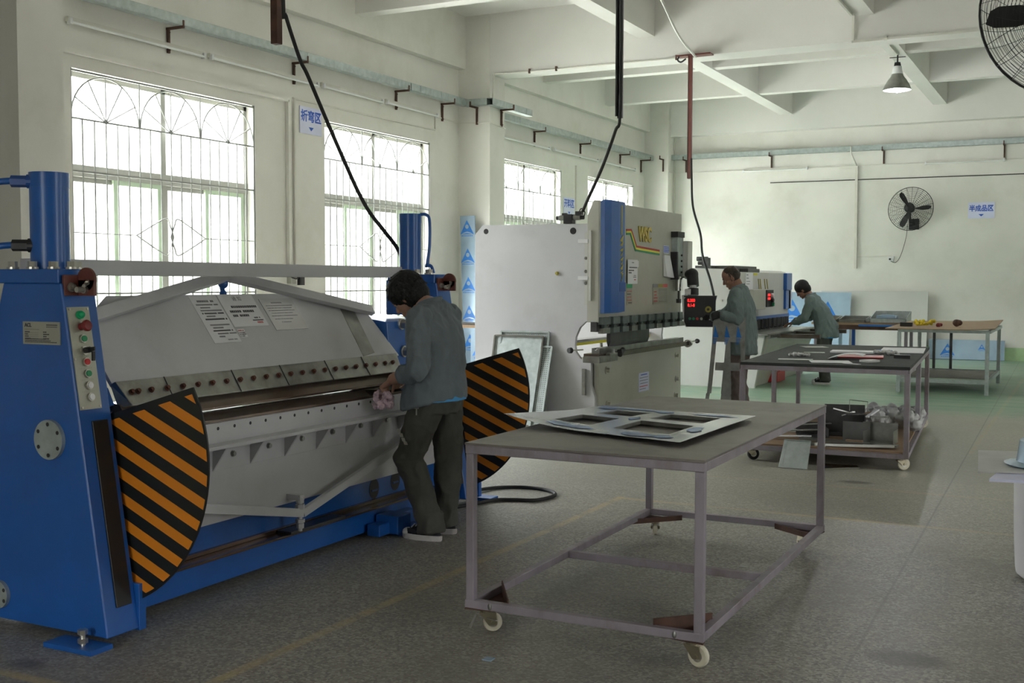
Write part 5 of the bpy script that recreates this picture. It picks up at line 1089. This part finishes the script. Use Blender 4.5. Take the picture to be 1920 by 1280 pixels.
# narrow filmed sheet leaning beside the pillar, shelf and sheets behind the folding machine
panel('narrow film-wrapped sheet leaning upright against the wall pillar',(-8.62,15.25,.02),V(1,-.1,0),V(-.11,.14,1),.28,2.6,'film',((.13,2.4,.26),(.13,1.95,.26),(.13,1.5,.26),(.13,1.05,.26),(.13,.6,.26)))
sb = thing('side_bench','low bench stacked with flat sheets behind the folding machine','bench',(-8.1,14.4,0))
b = MB(); b.box(-8.7,-7.3,13.9,14.9,.90,.94); b.build('bench_top','wood',sb)
for x in (-8.65,-7.38):
    for y in (13.95,14.82): b = MB(); b.box(x,x+.05,y,y+.05,0,.9); b.build('leg','pvc',sb)
for i,(lb,m_) in enumerate((('lowest dark sheet stacked on the side bench','darksteel'),('middle grey sheet stacked on the side bench','steel'),('topmost bright sheet stacked on the side bench','shinysteel'))):
    item('stacked_sheet',lb,'metal sheet',lambda b: b.box(-8.66+.03*i,-7.3+.02*i,13.92,14.88,.941+.015*i,.950+.015*i),m_,(-8,14.4,.941+.015*i))
panel('blue-filmed sheet standing below the side bench','x' and (-7.75,13.88,.02),V(1,-.1,0),V(0,.02,1),.36,.85,'film',((.18,.6,.3),(.18,.2,.3)))
# trays and perforated frames leaning on the press brake side plate
def leanframe(label,c0,c1,z,ytop,ybot,m,perf=False,name='metal_frame'):
    t = thing(name,label,'frame',((c0+c1)/2,ybot,0)); b = MB(); u=V(0,ytop-ybot,z).normalized(); L_=V(0,ytop-ybot,z).length; n_=V(1,0,0).cross(u); o_=V(0,ybot,0.003); w=c1-c0
    P_=lambda a,s: o_+V(c0+a,0,0)+u*s
    b.obox(P_(w/2,L_/2),V(w/2,0,0),u*L_/2,n_*.0015); b.build('sheet_face',m,t)
    b = MB()
    for p,q in ((P_(0,0),P_(0,L_)),(P_(w,0),P_(w,L_)),(P_(0,L_),P_(w,L_)),(P_(0,0),P_(w,0))): b.bar(p+n_*.012,q+n_*.012,.018,.022,up=n_)
    b.build('rim','shinysteel' if not perf else 'galv',t)
    if perf:
        b = MB(); k_=0
        for i in range(int(w/.022)):
            for j in range(int(L_/.022)):
                if perf==2 or i in (0,1) or j>L_/.022-4: p=P_(.011+.022*i,.011+.022*j)+n_*.002; b.obox(p,V(.0036,0,0),u*.0036,n_*.0006)
        b.build('perforation','black',t)
pn = leanframe
pn('shallow bright metal tray leaning on the press brake side plate',-5.87,-5.28,.95,11.09,10.86,'galv',name='shallow_tray')
pn('perforated panel standing behind the bright tray',-5.80,-5.22,1.0,11.105,11.0,'galv',1,name='perforated_panel')
pn('narrow perforated panel leaning right of the bright tray',-5.30,-5.17,.84,11.08,10.80,'galv',2,name='perforated_panel')
# ------------------------------------------------------------------ right edge: white drum with filmed parts, rack post
dr_ = thing('plastic_drum','white plastic drum at the right edge carrying filmed metal parts','drum',(-.03,6.55,0))
b = MB(); b.lathe((-.03,6.55,0),(0,0,1),[(.27,0),(.295,.02),(.30,.05),(.31,.25),(.315,.5),(.318,.60),(.325,.605),(.325,.63),(.30,.632)],36); b.build('drum_body','whiteplastic',dr_,smooth=True,angle=40)
item('film_board','long blue-edged board lying across the drum','board',lambda b: b.hull8([(-.40,5.62,.634),(.55,5.8,.634),(.60,6.2,.634),(-.36,6.05,.634),(-.40,5.62,.648),(.55,5.8,.648),(.60,6.2,.648),(-.36,6.05,.648)]),'signboard',(.1,5.9,.634))
item('clear_sheet','grey translucent sheet sticking out left over the drum','metal sheet',lambda b: b.hull8([(-.46,5.76,.650),(.35,6.05,.650),(.35,6.75,.650),(-.52,6.50,.650),(-.46,5.76,.656),(.35,6.05,.656),(.35,6.75,.656),(-.52,6.50,.656)]),'clearplastic',(-.1,6.2,.65))
item('film_bowl','round bowl wrapped in pale blue film on top of the sheets','bowl',lambda b: b.lathe((-.15,6.10,.657),(0,0,1),[(.21,0),(.22,.008),(.165,.02),(.16,.04),(.15,.12),(.13,.135),(.10,.14),(.09,.10)],32),'film',(-.15,6.10,.657),smooth=True)
item('dark_cup','dark round cap standing in the film bowl','cap',lambda b: b.cyl((-.11,6.1,.80),(-.11,6.1,.83),.075,n=20),'rustframe',(-.11,6.1,.80))
rk = thing('steel_rack','dark steel rack standing at the right edge in the distance','rack',(-.35,17.3,0))
for x in (-.70,.3):
    for y in (16.9,17.7): b = MB(); b.box(x,x+.06,y,y+.06,0,1.36); b.build('rack_post','frame',rk)
for z in (.5,1.28): b = MB(); b.box(-.64,.3,16.92,17.74,z,z+.04); b.build('rack_shelf','frame',rk)
for (x,y,s,lb) in ((-1.653,6.02,.022,'tiny square metal tab on the floor under the near table'),(-2.17,4.04,.02,'tiny blue scrap on the floor before the near table')):
    item('floor_scrap',lb,'scrap',lambda b: b.box(x-s,x+s,y-s,y+s,0.0,.004),'scrap' if s>.021 else 'film',(x,y,0))
# ------------------------------------------------------------------ people
def worker(label, O, face, J, jm, tm, sm, hm, shm, head, soles, voxel=.0065, shirt=True, hands=(0,0), glovem=None, seed=1, ext=None):
    """O: foot centre; face: unit forward vector; J: joints as (forward, left, up)"""
    O = V(O); F_ = V(face).normalized(); L_ = V(0,0,1).cross(F_); U_ = V(0,0,1)
    W = lambda p: O+F_*p[0]+L_*p[1]+U_*p[2]
    t = thing('person',label,'person',O); J = {k_: W(v) for k_,v in J.items()}
    # head frame
    pit, yw = math.radians(head[0]), math.radians(head[1]); hs = head[2]
    hf = (F_*math.cos(yw)+L_*math.sin(yw)); hl = (L_*math.cos(yw)-F_*math.sin(yw)); hf, hu = hf*math.cos(pit)-U_*math.sin(pit), U_*math.cos(pit)+hf*math.sin(pit)
    hc = J['head']; H = lambda a,l,u_: hc+(hf*a+hl*l+hu*u_)*hs
    b = MB()
    b.ell(H(-.005,0,.035),hf*.098*hs,hl*.078*hs,hu*.092*hs,20,12)          # cranium
    b.ell(H(.030,0,-.030),hf*.064*hs,hl*.062*hs,hu*.075*hs,18,10)          # face
    b.ell(H(.050,0,-.085),hf*.036*hs,hl*.040*hs,hu*.030*hs,14,8)           # jaw, chin
    b.ell(H(.072,0,-.100),hf*.016*hs,hl*.020*hs,hu*.014*hs,10,6)
    b.ell(H(.084,0,.025),hf*.016*hs,hl*.045*hs,hu*.012*hs,12,6)            # brow
    b.capsule(H(.088,0,.008),H(.106,0,-.026),.010*hs,.013*hs,10); b.ell(H(.100,.011,-.033),hf*.010*hs,hl*.009*hs,hu*.007*hs,8,5); b.ell(H(.100,-.011,-.033),hf*.010*hs,hl*.009*hs,hu*.007*hs,8,5)
    b.ell(H(.088,0,-.060),hf*.010*hs,hl*.024*hs,hu*.006*hs,10,5); b.ell(H(.086,0,-.071),hf*.010*hs,hl*.020*hs,hu*.007*hs,10,5)   # lips
    for s_ in (-1,1):
        b.ell(H(-.005,.079*s_,-.010),hf*.020*hs,hl*.008*hs,hu*.031*hs,10,7); b.ell(H(.060,.040*s_,-.020),hf*.025*hs,hl*.020*hs,hu*.018*hs,10,6)
    b.capsule(H(-.025,0,-.05),J['neck'],.056*hs,.066,14); b.capsule(J['neck'],J['chest'],.06,.10,12); b.capsule(J['chest'],J['pelvis'],.10,.10,12)
    for s_ in 'LR':
        b.capsule(J['neck']-U_*.06,J['sh'+s_]-U_*.03,.035,.04,10); b.capsule(J['sh'+s_],J['el'+s_],.046,.038,12); b.capsule(J['el'+s_],J['wr'+s_],.044,.033,12)
        b.capsule(J['pelvis'],J['hp'+s_],.09,.085,10); b.capsule(J['hp'+s_],J['kn'+s_],.075,.052,12); b.capsule(J['kn'+s_],J['an'+s_],.052,.036,12); b.capsule(J['an'+s_]-U_*.035,J['an'+s_]-U_*.06+F_*.09,.030,.022,10)
    # hands: palm, four fingers, thumb
    for s_,(hd,pn_,curl,gl) in zip('LR',hands):
        w_ = J['wr'+s_]; d_ = (F_*hd[0]+L_*hd[1]+U_*hd[2]).normalized(); p_ = (F_*pn_[0]+L_*pn_[1]+U_*pn_[2]); p_ = (p_-d_*p_.dot(d_)).normalized(); sd_ = d_.cross(p_)*(1 if s_=='R' else -1)
        hb = b if not gl else MB(); g = 1 if not gl else 1.18
        # sd_ points to the thumb side
        for q in (-1,-.33,.33,1): hb.capsule(w_+sd_*.012*q, w_+d_*.084+sd_*.029*q, .0165*g,.014*g,10)
        hb.capsule(w_-d_*.03,w_+d_*.02,.030*g,.026*g,12)
        for i,(q,ln) in enumerate(((1,.92),(.36,1.0),(-.3,.94),(-.95,.76))):
            base = w_+d_*.086+sd_*.030*q; dd = d_.copy(); r0=.0102*g; c_=curl[i]; pt=base
            for sgi,(sl,cb) in enumerate(((.040,.9),(.026,1.1),(.022,.7))):
                a = math.radians(c_*cb); dd = (dd*math.cos(a)+p_*math.sin(a)).normalized(); nx = pt+dd*sl*ln; hb.capsule(pt,nx,r0,r0*.90,10); pt,r0 = nx,r0*.92
        tb = w_+d_*.018+sd_*.022; td = (d_*.62+sd_*.62+p_*.35).normalized(); m1 = tb+td*.042; td2 = (d_*.85+sd_*.15+p_*.55).normalized(); m2 = m1+td2*.032; td3=(d_*.8-sd_*.12+p_*.6).normalized(); m3=m2+td3*.024
        hb.capsule(tb,m1,.0145*g,.0115*g,10); hb.capsule(m1,m2,.0112*g,.0098*g,10); hb.capsule(m2,m3,.0098*g,.0085*g,10)
        if gl: bake_remesh(hb,'glove',gl,t,voxel=.0035,smooth=1)
    bake_remesh(b,'body',sm,t,voxel=.0038 if voxel<.007 else .005,smooth=2)
    for s_ in (-1,1):
        eb = MB(); eb.use('eyewhite').sph(H(.079,.031*s_,.0),.0098*hs,12,8); eb.use('black').ell(H(.0885,.031*s_,-.002),hf*.0020,hl*.0055,hu*.0055,10,5); eb.use(sm).ell(H(.0825,.031*s_,.008),hf*.0105*hs,hl*.015*hs,hu*.0085*hs,10,5)
        eb.build('eye',None or 'eyewhite',t,smooth=True)
        eb = MB(); eb.tube([H(.092,.013*s_,.024),H(.094,.03*s_,.031),H(.084,.050*s_,.026)],.0035,6); eb.build('eyebrow','hair',t)
    # hair
    hb = MB(); r2 = random.Random(seed); long_ = head[3]; bald = head[4]
    if not bald:
        fl_ = long_*.25; hb.ell(H(-.022,0,.050),hf*(.108*hs+fl_),hl*(.089*hs+fl_),hu*(.098*hs+fl_),22,14); hb.ell(H(-.048,0,-.008),hf*(.076*hs+fl_),hl*(.084*hs+fl_),hu*(.082*hs+fl_),18,10)
        for i in range(420):
            a = r2.uniform(-PI,PI); el = r2.uniform(-.55,1.45); front = math.cos(a)
            if front>.25 and el<.50: continue
            if abs(front)<.45 and el<.0 and math.cos(a)>-.12: continue
            d_ = hf*math.cos(a)*math.cos(el)+hl*math.sin(a)*math.cos(el)+hu*math.sin(el); base = H(-.02,0,.035)+Vector(d_)*0
            p0 = base+(hf*math.cos(a)*math.cos(el)*.092+hl*math.sin(a)*math.cos(el)*.078+hu*math.sin(el)*.090)*hs
            grav = (-U_*.55+hf*(.5 if front>.1 else -.25)+d_*.35+V(r2.uniform(-.3,.3),r2.uniform(-.3,.3),r2.uniform(-.2,.3))).normalized()
            ln = long_*r2.uniform(.7,1.1); tg = (grav-d_*grav.dot(d_)).normalized()
            p0 = p0+d_*fl_*.9; p1 = p0+(d_*.05+tg).normalized()*ln*.5; p2 = p1+(tg*.6+grav*.7-d_*.1).normalized()*ln*.5
            hb.capsule(p0,p1,.012,.010,6); hb.capsule(p1,p2,.010,.004,6)
        bake_remesh(hb,'hair',hm,t,voxel=.004,smooth=1,wrinkle=.002,wscale=60,wst=(1,1,.35),seed=seed)
    else:
        hb.ell(H(-.050,0,.020),hf*.060*hs,hl*.083*hs,hu*.066*hs,18,10); hb.ell(H(-.035,0,-.015),hf*.062*hs,hl*.081*hs,hu*.045*hs,18,10); hb.ell(H(-.012,0,.045),hf*.094*hs,hl*.078*hs,hu*.085*hs,22,12)
        for i in range(80):
            a = r2.uniform(1.2,2*PI-1.2); el = r2.uniform(-.6,.6); d_ = hf*math.cos(a)*math.cos(el)+hl*math.sin(a)*math.cos(el)+hu*math.sin(el)
            p0 = H(-.02,0,.02)+(hf*math.cos(a)*math.cos(el)*.088+hl*math.sin(a)*math.cos(el)*.078+hu*math.sin(el)*.080)*hs; hb.capsule(p0,p0-U_*.02+d_*.004,.008,.003,6)
        bake_remesh(hb,'hair',hm,t,voxel=.004,smooth=2,wrinkle=.0015,wscale=80,seed=seed)
    # jacket: torso rings then sleeves
    P_,C_,N_ = J['pelvis'],J['chest'],J['neck']; ax = (N_-P_)
    def ringe(mb,c,rf,rl,fa=None,tilt=0,n=28):
        fa = fa or F_; u = fa*rf+U_*tilt; return mb.ring(c,u,L_*rl,n)
    jb = MB(); e_ = ext or {}
    hz = e_.get('hem',-.10); tl = e_.get('tilt',0.0); hf_ = e_.get('hemf',.165); fs = e_.get('shift',.0)
    rings = [ringe(jb,P_+U_*hz+F_*fs,hf_,.225,tilt=tl), ringe(jb,P_+U_*(hz+.08)+F_*fs*.8,hf_*.97,.218,tilt=tl*.6), ringe(jb,P_+(C_-P_)*.35,.148,.205), ringe(jb,P_+(C_-P_)*.75,.150,.212), ringe(jb,C_,.150,.225), ringe(jb,C_+(N_-C_)*.45,.135,.225), ringe(jb,C_+(N_-C_)*.75,.108,.19), ringe(jb,C_+(N_-C_)*.92,.092,.130), ringe(jb,C_+(N_-C_)*1.04,.078,.085)]
    jb.skin(rings)
    for s_ in 'LR':
        sh,el,wr = J['sh'+s_],J['el'+s_],J['wr'+s_]; cu = e_.get('cuff',.80)
        jb.capsule(N_+(sh-N_)*.3-U_*.03,sh,.060,.074,14); jb.capsule(sh,sh+(el-sh)*.5,.076,.066,14); jb.capsule(sh+(el-sh)*.5,el,.066,.062,14)
        we = el+(wr-el)*cu; jb.capsule(el,el+(we-el)*.9,.062,.050,14); jb.cyl(el+(we-el)*.72,we,.053,.055,18)
        q = sh+(el-sh)*.5; sg = -1 if s_=='R' else 1
    for q_ in (-1,1): jb.capsule(N_-F_*.045-U_*.005+L_*.03*q_, N_-U_*.055-F_*.02+L_*.15*q_,.050,.066,12)
    jb.capsule(C_-F_*.09-U_*.1,P_-F_*.10,.07,.07,10)
    bake_remesh(jb,'jacket',jm,t,voxel=voxel,smooth=3,wrinkle=.011,wscale=9,wst=(1.2,1.2,.6),seed=seed)
    # collar
    cb = MB(); cn_ = C_+(N_-C_)*.93; ts = [ (cn_-U_*.01, .085,.10,.0),(cn_+U_*.035+F_*.012,.078,.084,.0),(cn_+U_*.055+F_*.01,.076,.080,0) ]
    rg = [cb.ring(c,F_*a-U_*a*.35,L_*l,24) for c,a,l,_ in ts]; rg2 = [cb.ring(c-U_*.002,(F_*a-U_*a*.35)*.90,L_*l*.90,24) for c,a,l,_ in reversed(ts)]
    cb.skin(rg+rg2,False,False); cb.build('collar',jm,t,smooth=True)
    if shirt:
        cb = MB(); rg = [cb.ring(cn_+U_*.0,(F_*.08-U_*.03),L_*.085,24),cb.ring(cn_+U_*.055+F_*.018,(F_*.069-U_*.025),L_*.072,24)]; rg2=[cb.ring(cn_+U_*.055+F_*.018,(F_*.062-U_*.022),L_*.066,24),cb.ring(cn_,(F_*.07-U_*.025),L_*.075,24)]
        cb.skin(rg+rg2,False,False); cb.build('shirt_collar','shirtblue',t,smooth=True)
        cb = MB(); z_ = e_.get('shirtz',hz-.015); rg=[cb.ring(P_+U_*z_-F_*.012,F_*(hf_-.03)+U_*tl*.2,L_*.195,28),cb.ring(P_+U_*(hz+.10),F_*(hf_-.045),L_*.185,28)]; cb.skin(rg); cb.build('shirt',"shirtblue",t,smooth=True,angle=50)
    # trousers
    tb_ = MB(); tb_.skin([tb_.ring(P_+U_*.02,F_*.118,L_*.170,24),tb_.ring(P_-U_*.06,F_*.130,L_*.180,24),tb_.ring(P_-U_*.13,F_*.13,L_*.175,24)])
    for s_ in 'LR':
        hp,kn,an = J['hp'+s_],J['kn'+s_],J['an'+s_]
        tb_.capsule(hp,kn,.102,.080,16); tb_.sph(kn+F_*.005,.083,16,10); tb_.capsule(kn,kn+(an-kn)*.5,.079,.076,16); tb_.capsule(kn+(an-kn)*.45,an+U_*.0,.077,.070,16); tb_.cyl(an+U_*.06,an-U_*.050-F_*.005,.073,.080,18)
    bake_remesh(tb_,'trousers',tm,t,voxel=voxel,smooth=3,wrinkle=.012,wscale=8,wst=(1,1,.8),seed=seed+3)
    # shoes
    for s_ in 'LR':
        an = J['an'+s_]; g0 = V(an.x,an.y,0); yd = F_ if s_=='L' else (F_+L_*.12).normalized(); sd = U_.cross(yd)
        sb_ = MB(); N = 9; rg=[]
        def prof(z,g): return [sb_.b.verts.new(g0+yd*(-.075+.265*(.5-.5*math.cos(PI*min(1,i/ (12))) if i<=12 else 0))+V(0,0,z)) for i in range(13)]
        def outline(z,k_): 
            pts=[]
            for i in range(24):
                a = 2*PI*i/24; x_ = .055+.135*math.cos(a)*k_; w_ = (.040+.006*math.cos(a))*math.sin(a)*k_; pts.append(sb_.b.verts.new(g0+yd*x_+sd*w_+V(0,0,z)))
            return pts
        sb_.skin([outline(.0,.97),outline(.008,1.02),outline(.032,1.03),outline(.034,.98)]); sb_.build('shoe_sole',soles,t,smooth=True,angle=40)
        sb_ = MB(); sb_.skin([outline(.034,.97),outline(.050,.93),outline(.062,.80)]); sb_.ell(g0+yd*-.01+V(0,0,.075),yd*.075,sd*.038,V(0,0,.045),16,8); sb_.ell(g0+yd*.06+V(0,0,.058),yd*.075,sd*.036,V(0,0,.035),16,8)
        so = sb_.build('shoe',shm,t,smooth=True)
        sb_ = MB(); sb_.ell(g0+yd*.155+V(0,0,.036),yd*.036,sd*.036,V(0,0,.028),16,8); sb_.build('toe_cap',soles,so,smooth=True)
        for k_ in range(2):
            sb_ = MB(); sb_.tube([g0+yd*(.085+.03*k_)+sd*.028+V(0,0,.083-.010*k_),g0+yd*(.08+.03*k_)+V(0,0,.099-.010*k_),g0+yd*(.085+.03*k_)-sd*.028+V(0,0,.083-.010*k_)],.004,6); sb_.build('shoelace','paper',so)
    return t, J, W, F_, L_
J1 = dict(pelvis=(0,0,.90),chest=(.01,0,1.20),neck=(.045,0,1.395),head=(.205,.0,1.452),
  shL=(.02,.175,1.335),elL=(-.03,.265,1.035),wrL=(.185,.20,.972), shR=(.02,-.175,1.335),elR=(.02,-.25,1.03),wrR=(.24,-.16,.975),
  hpL=(0,.09,.86),knL=(.115,.14,.50),anL=(.0,.085,.105), hpR=(0,-.09,.86),knR=(-.01,-.125,.48),anR=(.02,-.12,.105))
w1 = worker('young man with black hair, grey-blue jacket and olive trousers bending over the folding machine',(-3.50,5.86,0),(-1,0,0),J1,'jacket','trouser','skin','hair','shoeblack',(40,8,1.0,.060,False),'shoewhite',
  hands=(((.80,-.08,-.58),(-.6,-.1,-.8),(72,80,82,84),None),((.9,.1,-.3),(0,.1,-1),(15,15,18,20),None)),seed=2,ext=dict(hem=-.085,tilt=-.045,hemf=.185,shift=.025,cuff=.60,shirtz=-.065))
t1,JJ,W1_,F1,L1 = w1
# patch and label stitched on the trousers
b = MB(); kn = JJ['knL']
for i,(a,l,z,w,h) in enumerate(((.02,.082,.14,.018,.022),(.0,.085,.115,.018,.022),(-.015,.086,.09,.018,.02),(-.03,.086,.07,.02,.018))):
    p = kn+F1*(a-.01)+L1*(l+.012)+V(0,0,z+.03); b.obox(p,F1*w/2,L1*.004,V(0,0,h/2)+F1*.004)
b.build('sewn_letters','platec',t1)
b = MB(); p = JJ['hpL']+L1*.115+F1*.02+V(0,0,-.05); b.obox(p,F1*.014,L1*.003,V(0,0,.008)); b.obox(p-V(0,0,.025),F1*.003,L1*.003,V(0,0,.02)); b.build('pocket_tag','platec',t1)
# knit glove held in his left hand
gp = JJ['wrL']+F1*.070+V(0,0,-.118)
b = MB(); r9=random.Random(4)
for i in range(60): a=r9.uniform(0,2*PI); q=r9.random()**.5; b.sph(gp+V(math.cos(a)*.055*q,math.sin(a)*.05*q,r9.uniform(-.045,.035)),.015,8,5)
for i in range(5): a=i*1.25; b.capsule(gp+V(0,0,-.02),gp+V(.05*math.cos(a),.045*math.sin(a),-.055),.013,.011,8)
o = bake_remesh(b,'knit_glove','glove',None,voxel=.0035,smooth=1,wrinkle=.005,wscale=45); tag(o,'crumpled pinkish knit glove held in the young man\'s left hand','glove'); rebase(o,gp-V(0,0,.05))
item('bright_sheet','shiny sheet edge being fed into the folding machine under the hands','metal sheet',lambda b: b.hull8([(-4.15,5.75,.886),(-3.80,5.78,.886),(-3.84,6.12,.886),(-4.15,6.15,.886),(-4.15,5.75,.888),(-3.80,5.78,.888),(-3.84,6.12,.888),(-4.15,6.15,.888)]),'shinysteel',(-3.95,5.95,.886))
J2 = dict(pelvis=(-.02,0,.93),chest=(0,0,1.25),neck=(.03,.0,1.47),head=(.12,.0,1.60),
  shL=(.02,.185,1.41),elL=(-.03,.29,1.13),wrL=(.16,.315,1.185), shR=(.03,-.185,1.40),elR=(.25,-.33,1.18),wrR=(.46,-.47,1.13),
  hpL=(0,.09,.90),knL=(.03,.12,.50),anL=(-.02,.12,.105), hpR=(0,-.09,.90),knR=(.04,-.12,.50),anR=(.0,-.13,.105))
worker('balding man in grey-green jacket and brown trousers working at the console',(-3.56,12.72,0),(-1,-.05,0),J2,'jacket2','trouser2','skin2','hairgrey','shoeblack',(28,15,1.02,.02,True),'black',
  hands=(((.9,.05,-.2),(-.1,-.9,-.3),(62,65,65,65),'darkglove'),((.6,-.7,.1),(.3,0,-1),(25,25,28,30),'darkglove')),seed=5,ext=dict(hem=-.20,tilt=0,hemf=.16,cuff=.92,shirtz=-.1))
J3 = dict(pelvis=(-.02,0,.88),chest=(.12,0,1.16),neck=(.23,.0,1.33),head=(.36,.0,1.43),
  shL=(.19,.185,1.27),elL=(.27,.24,1.02),wrL=(.46,.16,.93), shR=(.19,-.185,1.27),elR=(.28,-.24,1.02),wrR=(.50,-.14,.92),
  hpL=(0,.09,.86),knL=(.02,.11,.48),anL=(-.02,.11,.105), hpR=(0,-.09,.86),knR=(.03,-.11,.48),anR=(.03,-.12,.105))
worker('dark-haired man in grey-green jacket leaning over the shear table in the distance',(-3.60,17.55,0),(-1,0,0),J3,'jacket2','trouser','skin2','hair','shoeblack',(38,6,1.0,.03,False),'shoewhite',
  hands=(((.95,-.1,-.2),(0,0,-1),(18,18,20,22),None),((.95,.1,-.2),(0,0,-1),(18,18,20,22),None)),seed=9,voxel=.009,ext=dict(hem=-.16,tilt=0,hemf=.17,cuff=.9))
# cut-out sheet held by the balding man
hs_ = thing('cutout_sheet','narrow cut-out steel sheet with blue prints held upright by the balding man','metal sheet',(-3.66,12.30,.3))
sp = lambda a,z,o_=0: V(-3.80+a*1.1+(.0 if z>.6 else -.04*(.6-z)/.35*(1 if a<.17 else -1)),12.42-(1.15-z)*.10+o_,z)
b = MB()
def sl(a0,a1,z0,z1): b.prism([sp(a0,z0),sp(a1,z0),sp(a1,z1),sp(a0,z1)],(0,.002,0))
sl(0,.34,.88,1.155); sl(0,.045,.30,.88); sl(.145,.190,.30,.88); sl(.295,.34,.30,.88); sl(.045,.145,.56,.65); sl(.19,.295,.56,.65); sl(-.01,.03,.22,.30); sl(.15,.185,.22,.3); sl(.31,.35,.22,.3)
b.build('sheet','steel',hs_)
for a0 in (.01,.13,.25):
    b = MB(); b.prism([sp(a0,.93,-.001),sp(a0+.055,.93,-.001),sp(a0+.012,1.07,-.001)],(0,.0006,0))
    for i in range(5): b.prism([sp(a0,.92-.014*i,-.001),sp(a0+.045-.004*i,.92-.014*i,-.001),sp(a0+.045-.004*i,.912-.014*i,-.001),sp(a0,.912-.014*i,-.001)],(0,.0006,0))
    b.build('print','filmlogo',hs_)
